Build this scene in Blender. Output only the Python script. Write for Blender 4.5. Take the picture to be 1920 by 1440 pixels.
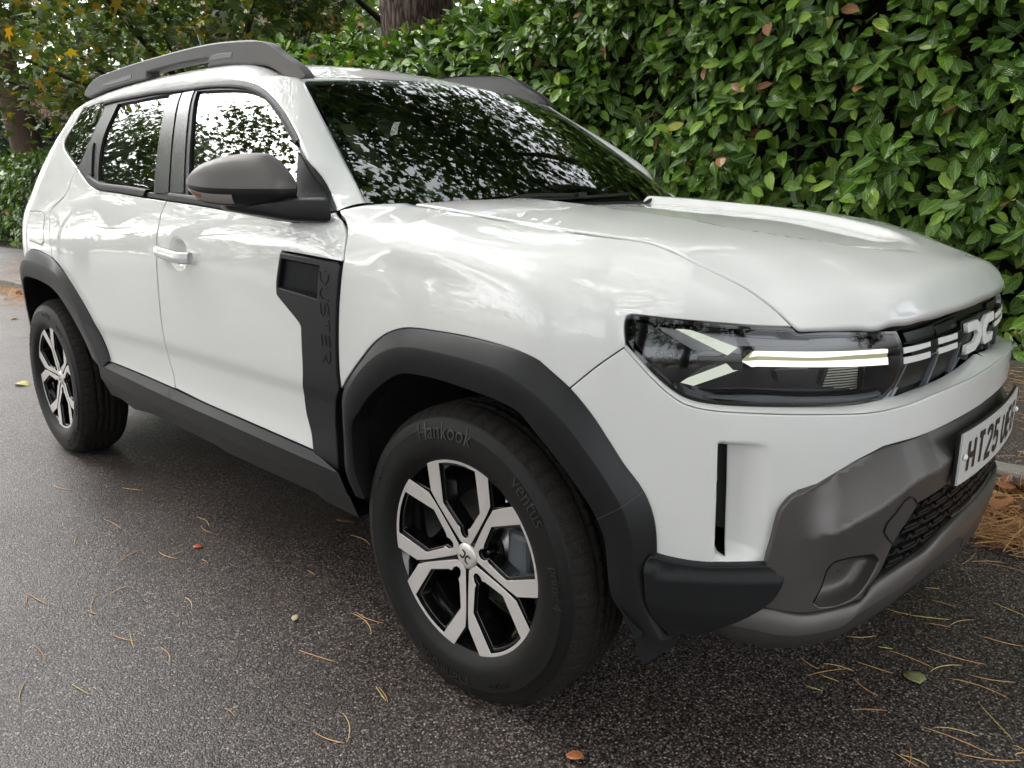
import bpy, math, random
import numpy as np
from mathutils import Vector, Matrix
from mathutils.geometry import delaunay_2d_cdt
for o in list(bpy.data.objects): bpy.data.objects.remove(o)
random.seed(7); RNG=np.random.default_rng(11)
SC=bpy.context.scene
# ------------------------------------------------------------------ camera, sky, sun, exposure
cam_d=bpy.data.cameras.new('camera'); cam=bpy.data.objects.new('camera',cam_d); SC.collection.objects.link(cam); SC.camera=cam
cam_d.sensor_width=36.; cam_d.lens=27.2933; cam_d.clip_start=.05; cam_d.clip_end=900.
cam.matrix_world=Matrix([[0.735724, -0.159537, 0.658224, 1.187761], [0.677252, 0.182369, -0.712791, -1.985072], [-0.006323, 0.970201, 0.24222, 1.16152], [0.0, 0.0, 0.0, 1.0]])
W=bpy.data.worlds.new('World'); SC.world=W; W.use_nodes=True; nt=W.node_tree; nt.nodes.clear()
SUN_EL,SUN_AZ=math.radians(48),math.radians(200)
sky=nt.nodes.new('ShaderNodeTexSky'); sky.sky_type='NISHITA'; sky.sun_disc=False; sky.sun_elevation=SUN_EL; sky.sun_rotation=math.radians(250)
sky.air_density=1.; sky.dust_density=4.; sky.ozone_density=1.
hs=nt.nodes.new('ShaderNodeHueSaturation'); hs.inputs['Saturation'].default_value=.16; hs.inputs['Value'].default_value=1.
bg=nt.nodes.new('ShaderNodeBackground'); bg.inputs['Strength'].default_value=.15
wo=nt.nodes.new('ShaderNodeOutputWorld')
nt.links.new(sky.outputs[0],hs.inputs['Color']); nt.links.new(hs.outputs[0],bg.inputs[0]); nt.links.new(bg.outputs[0],wo.inputs[0])
sl=bpy.data.lights.new('sun','SUN'); sl.energy=.5; sl.angle=math.radians(40); sl.color=(1.,.97,.92)
so=bpy.data.objects.new('sun',sl); SC.collection.objects.link(so)
# the overcast sky is brightest high up on the road side of the hedge, a little ahead of the car
so.rotation_euler=(math.radians(38),0,math.radians(20))
SC.view_settings.view_transform='Standard'; SC.view_settings.look='None'; SC.view_settings.gamma=1.; SC.view_settings.use_curve_mapping=False
SC.view_settings.exposure=2.44
SC.cycles.max_bounces=8; SC.cycles.transparent_max_bounces=12; SC.cycles.caustics_reflective=False; SC.cycles.caustics_refractive=False
# ------------------------------------------------------------------ body surfaces (car frame: x forward from the front axle, y to the car's left, z up, metres)
XC, AX, BY, UF = .15, .645, .9, .75
def pchip(x,y,q):
    """monotone cubic through (x, y), straight beyond the ends"""
    x=np.asarray(x,float);y=np.asarray(y,float);q=np.asarray(q,float)
    if len(x)==1: return np.full(q.shape,y[0])
    h=np.diff(x);d=np.diff(y)/h; m=np.zeros(len(x)); m[0]=d[0];m[-1]=d[-1]
    for i in range(1,len(x)-1):
        if d[i-1]*d[i]>0: w1=2*h[i]+h[i-1];w2=h[i]+2*h[i-1]; m[i]=(w1+w2)/(w1/d[i-1]+w2/d[i])
    k=np.clip(np.searchsorted(x,q)-1,0,len(x)-2); t=(q-x[k])/h[k]; tc=np.clip(t,0,1)
    r=(2*tc**3-3*tc**2+1)*y[k]+(tc**3-2*tc**2+tc)*h[k]*m[k]+(-2*tc**3+3*tc**2)*y[k+1]+(tc**3-tc**2)*h[k]*m[k+1]
    return r+np.where(t<0,t*h[k]*m[k],0)+np.where(t>1,(t-1)*h[k]*m[k+1],0)
class Grid:
    """sections (station, [(v, value) ...]) faired into one smooth field, read by bicubic interpolation"""
    def __init__(s,secs,v0,v1,du,dv,su,sv,even=None):
        secs=sorted(secs,key=lambda t:t[0]); us=np.array([t[0] for t in secs]); s.v=np.arange(v0,v1+dv/2,dv); s.u=np.arange(us[0],us[-1]+du/2,du); s.du,s.dv=du,dv
        C_=np.array([pchip([p[0] for p in sorted(t[1])],[p[1] for p in sorted(t[1])],s.v) for t in secs])
        A=np.array([pchip(us,C_[:,j],s.u) for j in range(len(s.v))]).T
        A=s.blur(A,su/du,0,even); s.A=s.blur(A.T,sv/dv,0,None).T
    @staticmethod
    def blur(A,sig,ax,even):
        n=int(math.ceil(3*sig)); k=np.exp(-.5*(np.arange(-n,n+1)/max(sig,1e-6))**2);k/=k.sum()
        lo=2*A[:1]-A[n:0:-1] if n else A[:0]; hi=A[-2:-n-2:-1] if even else 2*A[-1:]-A[-2:-n-2:-1]
        P=np.concatenate([lo,A,hi]); return sum(k[i]*P[i:i+len(A)] for i in range(2*n+1))
    def __call__(s,u,v):
        u=np.asarray(u,float);v=np.asarray(v,float); u,v=np.broadcast_arrays(u,v)
        a=(u-s.u[0])/s.du; b=(v-s.v[0])/s.dv; nu,nv=s.A.shape; ac=np.clip(a,0,nu-1);bc=np.clip(b,0,nv-1)
        i=np.clip(np.floor(ac).astype(int),0,nu-2); j=np.clip(np.floor(bc).astype(int),0,nv-2); ta=ac-i; tb=bc-j
        def w(t): return [(-t**3+2*t**2-t)/2,(3*t**3-5*t**2+2)/2,(-3*t**3+4*t**2+t)/2,(t**3-t**2)/2]
        wa,wb=w(ta),w(tb); r=0
        for m in range(4):
            for n in range(4): r=r+wa[m]*wb[n]*s.A[np.clip(i+m-1,0,nu-1),np.clip(j+n-1,0,nv-1)]
        ga=(s.A[np.clip(i+1,0,nu-1),j]-s.A[i,j]); gb=(s.A[i,np.clip(j+1,0,nv-1)]-s.A[i,j])
        return r+(a-ac)*ga+(b-bc)*gb
def u_of(x,y):
    """station along the car: x on the flank, then the angle round the front corner"""
    return np.where(x<=XC, x, XC+UF*np.arctan2((x-XC)/AX, -y/BY))
def rho_of(x,y):
    return np.where(x<=XC, -y/BY, np.hypot((x-XC)/AX, y/BY))
UM=XC+UF*math.pi/2
def wrap(u,z,rho):
    u=np.asarray(u,float); far=u>UM; u=np.where(far,2*UM-u,u); f=np.maximum(0,(u-XC)/UF)
    x=np.where(u<=XC,u,XC+AX*rho*np.sin(f)); y=np.where(u<=XC,-BY*rho,-BY*rho*np.cos(f))
    return np.stack([x,np.where(far,-y,y),np.broadcast_to(z,x.shape)],-1)
class Wrap:
    """skin round flank and nose: distance from the plan outline as a function of station and height"""
    def __init__(s,side,nose,su=.045,sv=.011):
        d={}
        for x,z,y in side: d.setdefault(round(x,3),[]).append((z,y/BY))
        for a,z,r in nose: d.setdefault(round(XC+UF*math.radians(a),4),[]).append((z,r))
        s.t=Grid(list(d.items()),.15,1.62,.015,.005,su,sv,even=True)
    def rho(s,u,z):
        u=np.asarray(u,float); u=np.where(u>UM,2*UM-u,u); r=s.t(u,z)
        if s.join is not None:
            ju,jz,jd=s.join; zg=np.interp(u,ju,jz); k=np.clip((np.asarray(z)-zg+.13)/.13,0,1); r=r+np.interp(u,ju,jd)*k*k*(3-2*k)
        return r if s.facet is None else r+s.facet(u,np.asarray(z,float))
    join=None; facet=None
    def meet(s,P):
        """draw the upper rim of the skin onto the line of points P (the bonnet shut line)"""
        u=u_of(P[:,0],P[:,1]); d=rho_of(P[:,0],P[:,1])-s.t(u,P[:,2]); k=np.argsort(u); u,z,d=u[k],P[k,2],d[k]
        s.join=(np.concatenate([[u[0]-.07],u,[u[-1]+.10]]),np.concatenate([z[:1],z,z[-1:]]),np.concatenate([[0],d,[0]]))
    def at(s,uv,off=0.):
        uv=np.asarray(uv,float); return wrap(uv[...,0],uv[...,1],s.rho(uv[...,0],uv[...,1])+np.asarray(off)/.85)
    def f(s,P):
        u=u_of(P[...,0],P[...,1]); return rho_of(P[...,0],P[...,1])-s.rho(u,P[...,2])
    def uv(s,P): return np.stack([u_of(P[...,0],P[...,1]),P[...,2]],-1)
class Top:
    """skin seen from above: height as a function of plan position"""
    def __init__(s,rows,su=.04,sv=.03):
        d=[]
        for x,zs in rows: d.append((x,[(-y,z) for y,z in zs if y>0]+[(y,z) for y,z in zs]))
        s.t=Grid(d,-.9,.9,.01,.01,su,sv)
    def h(s,x,y): return s.t(x,y)
    def at(s,uv,off=0.):
        uv=np.asarray(uv,float); return np.stack([uv[...,0],uv[...,1],s.h(uv[...,0],uv[...,1])+off],-1)
    def f(s,P): return P[...,2]-s.h(P[...,0],P[...,1])
    def uv(s,P): return P[...,:2]
# body skin: (x, z, half width) on the flank, (angle round nose, z, rho) at the front
def door(x,b=0.0,belt=0.0):
    return [(x,.38,.860+b),(x,.47,.880+b),(x,.55,.873+b),(x,.625,.874+b),(x,.665,.884+b),(x,.80,.886+b),(x,.93,.886+b),(x,1.0,.883+b),(x,1.06,.874+b*.5),(x,1.12,.852+belt),(x,1.25,.792),(x,1.38,.724),(x,1.47,.670),(x,1.55,.600)]
SIDE=[]
SIDE+=door(-.55,.0)+door(-.9,-.002)+door(-1.4,-.004)
SIDE+=[(-1.9,.38,.860),(-1.9,.47,.880),(-1.9,.55,.874),(-1.9,.625,.876),(-1.9,.665,.884),(-1.9,.8,.882),(-1.9,.95,.880),(-1.9,1.03,.872),(-1.9,1.10,.858),(-1.9,1.17,.835),(-1.9,1.3,.772),(-1.9,1.42,.703),(-1.9,1.52,.630)]
SIDE+=[(-2.3,.5,.885),(-2.3,.7,.892),(-2.3,.9,.897),(-2.3,.98,.893),(-2.3,1.06,.876),(-2.3,1.14,.850),(-2.3,1.22,.815),(-2.3,1.35,.745),(-2.3,1.48,.655)]
SIDE+=[(-2.7,.5,.885),(-2.7,.7,.893),(-2.7,.9,.898),(-2.7,1.0,.891),(-2.7,1.06,.876),(-2.7,1.14,.842),(-2.7,1.25,.790),(-2.7,1.38,.715),(-2.7,1.48,.640),(-2.7,1.53,.600)]
SIDE+=[(-2.95,.4,.825),(-2.95,.7,.838),(-2.95,.95,.835),(-2.95,1.07,.815),(-2.95,1.15,.775),(-2.95,1.28,.705),(-2.95,1.42,.615)]
SIDE+=[(-3.3,.4,.71),(-3.3,.7,.72),(-3.3,.95,.715),(-3.3,1.07,.695),(-3.3,1.15,.655),(-3.3,1.28,.585),(-3.3,1.42,.50)]
SIDE+=[(-.3,.4,.866),(-.3,.5,.880),(-.3,.7,.886),(-.3,.85,.888),(-.3,.95,.886),(-.3,1.01,.880),(-.3,1.06,.862),(-.3,1.085,.835),(-.3,1.105,.765),(-.3,1.118,.70),(-.3,1.126,.655)]
SIDE+=[(-.1,.4,.87),(-.1,.55,.885),(-.1,.75,.892),(-.1,.88,.894),(-.1,.96,.888),(-.1,1.01,.876),(-.1,1.045,.852),(-.1,1.068,.815),(-.1,1.085,.760),(-.1,1.097,.70),(-.1,1.103,.65)]
SIDE+=[(.1,.4,.87),(.1,.55,.885),(.1,.75,.891),(.1,.88,.892),(.1,.96,.882),(.1,1.005,.866),(.1,1.035,.838),(.1,1.055,.80),(.1,1.07,.745),(.1,1.081,.69),(.1,1.087,.64)]
SIDE+=[(-.44,.38,.861),(-.44,.47,.880),(-.44,.55,.876),(-.44,.625,.877),(-.44,.665,.884),(-.44,.80,.887),(-.44,.93,.886),(-.44,1.0,.882),(-.44,1.06,.868),(-.44,1.10,.846),(-.44,1.122,.80),(-.44,1.131,.745),(-.44,1.136,.68)]
NOSE=[]
# angle 15 (x~.32,y~-.87)
NOSE+=[(15,.40,.985),(15,.60,.993),(15,.75,.992),(15,.88,.985),(15,.95,.968),(15,.99,.945),(15,1.02,.915),(15,1.04,.88),(15,1.055,.835),(15,1.066,.78)]
# angle 28 
NOSE+=[(28,.40,.992),(28,.60,1.0),(28,.75,.998),(28,.85,.992),(28,.92,.978),(28,.955,.955),(28,.985,.92),(28,1.01,.875),(28,1.03,.82)]
# angle 40
NOSE+=[(40,.40,1.015),(40,.60,1.022),(40,.70,1.026),(40,.77,1.020),(40,.85,1.002),(40,.90,.993),(40,.93,.975),(40,.955,.94),(40,.98,.89),(40,1.0,.84)]
NOSE+=[(50,.40,1.02),(50,.60,1.03),(50,.70,1.035),(50,.77,1.03),(50,.84,1.01),(50,.89,1.0),(50,.915,.985),(50,.94,.94)]
NOSE+=[(65,.40,1.025),(65,.60,1.040),(65,.70,1.045),(65,.77,1.042),(65,.85,1.01),(65,.90,.995)]
NOSE+=[(57,.40,1.022),(57,.60,1.035),(57,.70,1.040),(57,.77,1.036),(57,.85,1.01),(57,.90,.997)]
NOSE+=[(73,.40,1.025),(73,.60,1.043),(73,.70,1.049),(73,.77,1.046),(73,.85,1.01),(73,.90,.995)]
NOSE+=[(80,.40,1.025),(80,.60,1.045),(80,.70,1.052),(80,.77,1.05),(80,.85,1.01),(80,.90,.995)]
NOSE+=[(90,.40,1.025),(90,.60,1.045),(90,.70,1.052),(90,.77,1.05),(90,.85,1.01),(90,.90,.995)]
FLAT=lambda a: float(np.interp(a,[0,36,44,50,58,65,74,82,90],[0,0,.012,.027,.040,.044,.024,.007,0]))   # the nose is blunter than an ellipse in plan
NOSE=[(a,z,r+FLAT(a)) for a,z,r in NOSE]
BODY=Wrap(SIDE,NOSE)
LAMP=Wrap([(-.4,.7,.86),(-.4,.95,.86),(.0,.7,.86),(.0,.95,.86)],[(a,z,r+c+FLAT(a)) for a,c in ((15,-.03),(25,-.012),(36,.0),(44,0),(50,0),(58,0),(65,0),(74,0),(82,0),(90,.0)) for z,r in ((.72,.990),(.78,.997),(.84,1.0),(.88,.993),(.93,.972))],.05,.015)
# lower bumper: smooth shell plus a pressed ridge; bright facet above the ridge, undercut below it
BN=[]
for a,c in ((20,-.095),(30,-.060),(38,-.018),(44,-.008),(48,.002),(51,.008),(54,.008),(58,.004),(64,.0),(70,.0),(76,.0),(83,.0),(90,.0)):
    BN+=[(a,z,r+c+FLAT(a)) for z,r in ((.20,.985),(.27,1.03),(.335,1.049),(.42,1.051),(.50,1.051),(.60,1.048),(.665,1.040),(.74,1.03))]
BUMP=Wrap([(-.4,.3,.80),(-.4,.55,.82),(.05,.3,.80),(.05,.55,.82)],BN,.022,.008)
CREASE=np.array([(.78,.520),(.848,.537),(.883,.553),(.936,.572),(1.004,.604),(1.04,.611),(1.082,.611),(1.129,.622),(1.187,.632),(1.328,.636)])
def ridge(u,z):
    d=z-np.interp(u,CREASE[:,0],CREASE[:,1]); k=np.clip((u-.79)/.075,0,1)
    return k*np.where(d<0,np.maximum(0,.021*(1+d/.10)),.021-np.minimum(.80*d,.07))
BUMP.facet=ridge
# bonnet: crown heights; nose rolls down to the leading edge
HP=[]
def hrow(x,zs): HP.append((x,zs))
hrow(-.55,((0,1.148),(.3,1.146),(.55,1.142),(.72,1.137)))
hrow(-.30,((0,1.142),(.3,1.14),(.5,1.135),(.63,1.127),(.72,1.118)))
hrow(-.05,((0,1.125),(.3,1.123),(.5,1.116),(.64,1.103),(.72,1.094)))
hrow(.2,((0,1.102),(.3,1.10),(.5,1.092),(.65,1.078),(.72,1.068)))
hrow(.38,((0,1.075),(.3,1.072),(.5,1.064),(.64,1.052),(.70,1.04)))
hrow(.50,((0,1.055),(.3,1.050),(.5,1.035),(.64,.998)))
hrow(.60,((0,1.030),(.3,1.022),(.45,1.003),(.54,.982),(.61,.940)))
hrow(.67,((0,1.008),(.3,.996),(.42,.982),(.50,.955),(.56,.912)))
hrow(.73,((0,.992),(.2,.986),(.30,.977),(.40,.957),(.45,.932),(.477,.898)))
hrow(.762,((0,.972),(.12,.969),(.2,.962),(.3,.948),(.36,.925),(.395,.897)))
hrow(.782,((0,.940),(.12,.934),(.2,.922),(.28,.897)))
hrow(.80,((0,.890),(.12,.888),(.2,.880),(.3,.86)))
HOOD=Top(HP,.010,.018)
# outlines of the panels, in the coordinates of the surface each one is cut from
D={"hood_gap":[[-0.3766,-0.6563],[-0.2091,-0.6672],[-0.036,-0.674],[0.1424,-0.6791],[0.2951,-0.6559],[0.3451,-0.6514],[0.4344,-0.66],[0.4928,-0.6418],[0.5304,-0.6287],[0.5808,-0.6199],[0.621,-0.6188]],
"front_door":[[-1.374,1.1365],[-1.3881,1.1182],[-1.3983,1.051],[-1.412,1.008],[-1.419,0.9561],[-1.4303,0.8831],[-1.4393,0.7481],[-1.4381,0.6562],[-1.4442,0.6189],[-1.4223,0.5602],[-1.4102,0.5083],[-1.193,0.4958],[-0.9106,0.4875],[-0.6648,0.4803],[-0.5627,0.4772],[-0.5735,0.5216],[-0.5859,0.5519],[-0.5953,0.5802],[-0.5968,0.6252],[-0.5794,0.6962],[-0.5732,0.7806],[-0.5701,0.8192],[-0.5781,0.8295],[-0.6687,0.8872],[-0.6786,0.8954],[-0.6766,0.9222],[-0.6502,1.0048],[-0.6438,1.0086],[-0.3798,0.9951],[-0.3752,1.0033],[-0.3838,1.0383],[-0.4001,1.0685],[-0.4288,1.094],[-0.47,1.1143],[-0.5839,1.0878],[-0.7442,1.0969],[-0.9228,1.1085],[-1.1266,1.1223],[-1.2634,1.1309]],
"rear_door":[[-2.2629,1.2603],[-2.2719,1.224],[-2.2737,1.1801],[-2.3007,1.1492],[-2.394,1.107],[-2.4142,1.0883],[-2.4104,1.0602],[-2.3872,0.9757],[-2.3793,0.9029],[-2.3027,0.8726],[-2.2371,0.8275],[-2.1652,0.7611],[-2.1029,0.7002],[-2.0568,0.6367],[-2.0273,0.5722],[-2.0042,0.5234],[-1.8526,0.5208],[-1.7052,0.5165],[-1.4101,0.5055],[-1.4223,0.5602],[-1.4442,0.6189],[-1.4381,0.6562],[-1.4393,0.7481],[-1.4303,0.8831],[-1.419,0.9561],[-1.412,1.008],[-1.3983,1.051],[-1.3881,1.1182],[-1.374,1.1365],[-1.5566,1.1473],[-1.7881,1.1626],[-1.9381,1.1709],[-1.9935,1.1778],[-2.0561,1.1911],[-2.116,1.2084]],
"quarter_panel":[[-2.3793,0.9029],[-2.5006,0.9221],[-2.6112,0.927],[-2.6763,0.9156],[-2.7275,0.8938],[-2.86,0.8],[-2.98,0.66],[-3.05,0.5],[-3.08,0.38],[-3.34,0.38],[-3.36,0.7],[-3.35,1.0],[-3.27,1.16],[-3.12,1.36],[-3.02,1.47],[-2.9,1.505],[-2.62,1.53],[-2.6294,1.5249],[-2.6313,1.5115],[-2.6071,1.4578],[-2.599,1.4078],[-2.59,1.3811],[-2.5485,1.3531],[-2.4909,1.3325],[-2.3757,1.2963],[-2.2629,1.2603],[-2.2719,1.224],[-2.2737,1.1801],[-2.3007,1.1492],[-2.394,1.107],[-2.4142,1.0883],[-2.4104,1.0602],[-2.3872,0.9757]],
"front_fender":[[-0.47,1.1143],[-0.4288,1.094],[-0.4001,1.0685],[-0.3838,1.0383],[-0.3752,1.0033],[-0.3798,0.9951],[-0.3897,0.9437],[-0.4003,0.891],[-0.4093,0.8241],[-0.4143,0.7737],[-0.4169,0.7214],[-0.4145,0.676],[-0.3841,0.7101],[-0.3274,0.7631],[-0.2694,0.8115],[-0.2233,0.8389],[-0.1718,0.8577],[-0.1237,0.8668],[-0.0391,0.8695],[0.0451,0.8692],[0.1235,0.8647],[0.1875,0.8578],[0.2475,0.8447],[0.2723,0.8314],[0.3296,0.7955],[0.39,0.8432],[0.4472,0.8824],[0.4412,0.911],[0.44,0.9279],[0.442,0.9354],[0.4501,0.9384],[0.5222,0.9334],[0.6245,0.9268],[0.7135,0.9198],[0.7615,0.9172],[0.7275,0.9493],[0.6759,0.9824],[0.6304,1.0016],[0.556,1.0284],[0.4468,1.0573],[0.3746,1.065],[0.1424,1.0806],[-0.036,1.0979],[-0.2091,1.1157],[-0.3766,1.1295],[-0.4,1.133],[-0.45,1.128]],
"front_bumper_half":[[0.443,0.8798],[0.39,0.8432],[0.3296,0.7955],[0.3784,0.7499],[0.4181,0.7008],[0.452,0.6554],[0.4829,0.6203],[0.5024,0.5898],[0.5152,0.5565],[0.522,0.5222],[0.525,0.4751],[0.5466,0.4672],[0.5791,0.4605],[0.6212,0.4596],[0.7386,0.4618],[0.7445,0.501],[0.7542,0.5638],[0.7667,0.5883],[0.7848,0.6036],[0.8824,0.6614],[0.9222,0.6785],[0.9432,0.6859],[1.0165,0.6903],[1.1587,0.6966]],
"ridge":[[0.443,0.8798],[0.4727,0.852],[0.5048,0.8226],[0.5383,0.796],[0.5688,0.7791],[0.6143,0.7697],[0.7013,0.765],[0.8243,0.7594],[0.9144,0.7554],[0.9814,0.7606],[1.066,0.7702],[1.2399,0.7736]],
"lip_in":[[0.444,0.8805],[0.4751,0.858],[0.5088,0.8288],[0.5431,0.8026],[0.5724,0.7868],[0.6134,0.778],[0.6838,0.7724],[0.7838,0.7676],[0.8883,0.7631],[0.9511,0.767],[0.9966,0.7676],[1.0951,0.7743],[1.217,0.7816],[1.3437,0.7958]],
"bump_top_c":[1.2638,0.6965],
"lip_half":[[0.9291,0.7778],[0.9684,0.7798],[1.0501,0.7898],[1.1478,0.8006],[1.2606,0.8145]],
"lamp_bot":[[0.4472,0.8824],[0.4765,0.859],[0.5096,0.8296],[0.544,0.8041],[0.5733,0.7892],[0.6136,0.7815],[0.6816,0.7776],[0.7761,0.7749],[0.8724,0.7726],[0.9291,0.7778]],
"scoop":[[0.6337,0.7062],[0.6857,0.7068],[0.7349,0.707],[0.7346,0.638],[0.7337,0.5513],[0.7338,0.4733],[0.6869,0.4705],[0.6412,0.4719],[0.6389,0.5289],[0.6367,0.6373]],
"ramp_l":[[0.5467,-0.6996,0.6932],[0.5483,-0.6964,0.6269],[0.5489,-0.6935,0.5611],[0.55,-0.6896,0.4788]],
"hood_edge":[[0.624,-0.6203],[0.6296,-0.6168],[0.6449,-0.5991],[0.6697,-0.5628],[0.6996,-0.5121],[0.7285,-0.4706],[0.7523,-0.4104],[0.7703,-0.3412],[0.7809,-0.2533],[0.7876,-0.1812],[0.7909,-0.1089],[0.792,-0.031]],
"lamp":[[0.4342,0.9254],[0.4364,0.933],[0.4452,0.9362],[0.5203,0.9319],[0.6246,0.9245],[0.7152,0.9181],[0.761,0.9144],[0.7699,0.9087],[0.8355,0.9053],[0.9392,0.8994],[0.9711,0.8975],[0.9804,0.8798],[0.9856,0.8622],[0.9893,0.8256],[0.9775,0.7954],[0.9509,0.7681],[0.8881,0.7642],[0.7837,0.7687],[0.6837,0.7734],[0.6133,0.779],[0.5724,0.7879],[0.5431,0.8036],[0.5088,0.8298],[0.4751,0.859],[0.4461,0.8816],[0.4361,0.9085]],
"hl_bars_top":[[0.5372,0.9121],[0.5676,0.911],[0.6631,0.8798],[0.6435,0.8656]],
"hl_bars_low":[[0.5526,0.8144],[0.6461,0.851],[0.6688,0.8393],[0.58,0.808]],
"hl_main1":[[0.6919,0.8725],[0.6989,0.8735],[0.8176,0.8685],[0.889,0.8653],[0.9631,0.8627],[0.9635,0.8542],[0.8893,0.857],[0.8181,0.8569],[0.6994,0.8634],[0.6834,0.8611]],
"hl_main2":[[0.6716,0.8544],[0.6998,0.8566],[0.8184,0.8516],[0.8897,0.8494],[0.964,0.8464],[0.9668,0.8314],[0.8909,0.8353],[0.8193,0.8391],[0.7005,0.8442],[0.6905,0.8433]],
"dash1":[[0.9903,0.864],[1.0703,0.8656],[1.0708,0.8552],[0.9909,0.8518]],
"dash1b":[[0.9915,0.8447],[1.0717,0.8457],[1.0739,0.8329],[0.9933,0.8311]],
"dash2":[[1.0993,0.8673],[1.1856,0.8662],[1.1862,0.8528],[1.0998,0.8542]],
"dash2b":[[1.1006,0.8468],[1.1873,0.8457],[1.1906,0.8328],[1.1031,0.8338]],
"em_l":[[1.2205,0.8786],[1.2845,0.8786],[1.3084,0.8687],[1.3158,0.845],[1.3127,0.8258],[1.2929,0.8146],[1.2286,0.815],[1.2212,0.8337],[1.277,0.8328],[1.2852,0.8452],[1.283,0.8599],[1.2203,0.858]],
"em_r":[[1.319,0.8688],[1.3372,0.879],[1.4053,0.8775],[1.4248,0.868],[1.4175,0.8572],[1.3647,0.8586],[1.3511,0.8492],[1.3624,0.834],[1.4267,0.8317],[1.4365,0.8125],[1.3463,0.8149],[1.3238,0.8305]],
"gril_div1":[[0.972,0.8972],[0.9858,0.8634],[0.9877,0.8255],[0.9613,0.7817]],
"dlo_front":[[-0.47,1.1143],[-0.5445,1.1492],[-0.6082,1.2248],[-0.7039,1.299],[-0.8102,1.3649],[-0.9031,1.4131],[-0.9946,1.4515],[-1.0844,1.4785],[-1.1697,1.4951],[-1.2803,1.5088],[-1.4143,1.5192],[-1.6369,1.5262]],
"dlo_rear_top":[[-1.6369,1.5262],[-1.8391,1.5351],[-1.9009,1.5361],[-2.0637,1.5368],[-2.2407,1.5378],[-2.3493,1.5343]],
"dlo_bottom":[[-2.2629,1.2603],[-2.116,1.2084],[-2.0561,1.1911],[-1.9935,1.1778],[-1.9381,1.1709],[-1.7881,1.1626],[-1.5566,1.1473],[-1.374,1.1365]],
"dlo_bottom_f":[[-1.374,1.1365],[-1.2634,1.1309],[-1.1266,1.1223],[-0.9228,1.1085],[-0.7442,1.0969],[-0.5839,1.0878],[-0.47,1.1143]],
"qglass":[[-2.3493,1.5343],[-2.4718,1.5314],[-2.5827,1.527],[-2.6294,1.5249],[-2.6313,1.5115],[-2.6071,1.4578],[-2.599,1.4078],[-2.59,1.3811],[-2.5485,1.3531],[-2.4909,1.3325],[-2.3757,1.2963],[-2.2629,1.2603]],
"seam_mid_up":[[-1.6369,1.5262],[-1.6114,1.5011],[-1.4661,1.3061],[-1.3588,1.1561],[-1.374,1.1365]],
"rq_seam":[[-2.3493,1.5343],[-2.2667,1.3561],[-2.2625,1.2935],[-2.2629,1.2603]],
"fglass":[[-1.4963,1.4933],[-1.2955,1.4797],[-1.1412,1.4632],[-1.061,1.4467],[-0.9962,1.4256],[-0.9207,1.3918],[-0.8377,1.3466],[-0.7382,1.2889],[-0.6839,1.2566],[-0.6025,1.1139],[-0.7545,1.1162],[-0.9637,1.1266],[-1.237,1.1423],[-1.3728,1.3306]],
"sail":[[-0.6903,1.2665],[-0.635,1.2333],[-0.5382,1.144],[-0.4714,1.1148],[-0.5839,1.0878],[-0.608,1.1138]],
"rglass":[[-1.6974,1.5049],[-2.1981,1.5042],[-2.1703,1.4345],[-2.1289,1.3494],[-2.0063,1.2037],[-1.9749,1.1969],[-1.8885,1.1818],[-1.6438,1.1696],[-1.4553,1.1588],[-1.5471,1.3035]],
"trim":[[-0.3798,0.9951],[-0.6438,1.0086],[-0.6502,1.0048],[-0.6766,0.9222],[-0.6786,0.8954],[-0.6687,0.8872],[-0.5781,0.8295],[-0.5701,0.8192],[-0.5732,0.7806],[-0.5794,0.6962],[-0.5968,0.6252],[-0.5953,0.5802],[-0.5859,0.5519],[-0.5735,0.5216],[-0.5627,0.4772],[-0.5383,0.4545],[-0.5138,0.427],[-0.4614,0.4297],[-0.4477,0.4644],[-0.4516,0.5361],[-0.4517,0.5839],[-0.4416,0.6335],[-0.4145,0.676],[-0.4169,0.7214],[-0.4143,0.7737],[-0.4093,0.8241],[-0.4003,0.891],[-0.3897,0.9437],[-0.3798,0.9951]],
"pocket":[[-0.6396,0.9902],[-0.4699,0.981],[-0.487,0.9017],[-0.6642,0.9161]],
"fuel":[[-2.6852,1.0868],[-2.5223,1.0852],[-2.4752,1.0697],[-2.4624,0.9664],[-2.4941,0.9543],[-2.6437,0.9645],[-2.6667,1.0196]],
"handle":[[-1.3826,0.9916],[-1.3623,0.9959],[-1.146,0.9781],[-1.136,0.9701],[-1.149,0.955],[-1.2166,0.9545],[-1.3824,0.9648]],
"arch_f_out":[[-0.402,0.3898],[-0.4182,0.437],[-0.4213,0.4756],[-0.4209,0.5478],[-0.4207,0.5948],[-0.4147,0.6423],[-0.3964,0.6814],[-0.3682,0.7147],[-0.3138,0.7667],[-0.2583,0.8141],[-0.2147,0.8408],[-0.1657,0.8591],[-0.1192,0.8678],[-0.0353,0.8705],[0.0496,0.8704],[0.1288,0.8662],[0.1953,0.8599],[0.2523,0.8463],[0.2767,0.833],[0.3331,0.7972],[0.3814,0.7518],[0.4205,0.7028],[0.454,0.6575],[0.4845,0.6226],[0.5038,0.5923],[0.5165,0.559],[0.5232,0.5249],[0.5262,0.478],[0.5254,0.4222],[0.5361,0.3646],[0.563,0.2978]],
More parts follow.
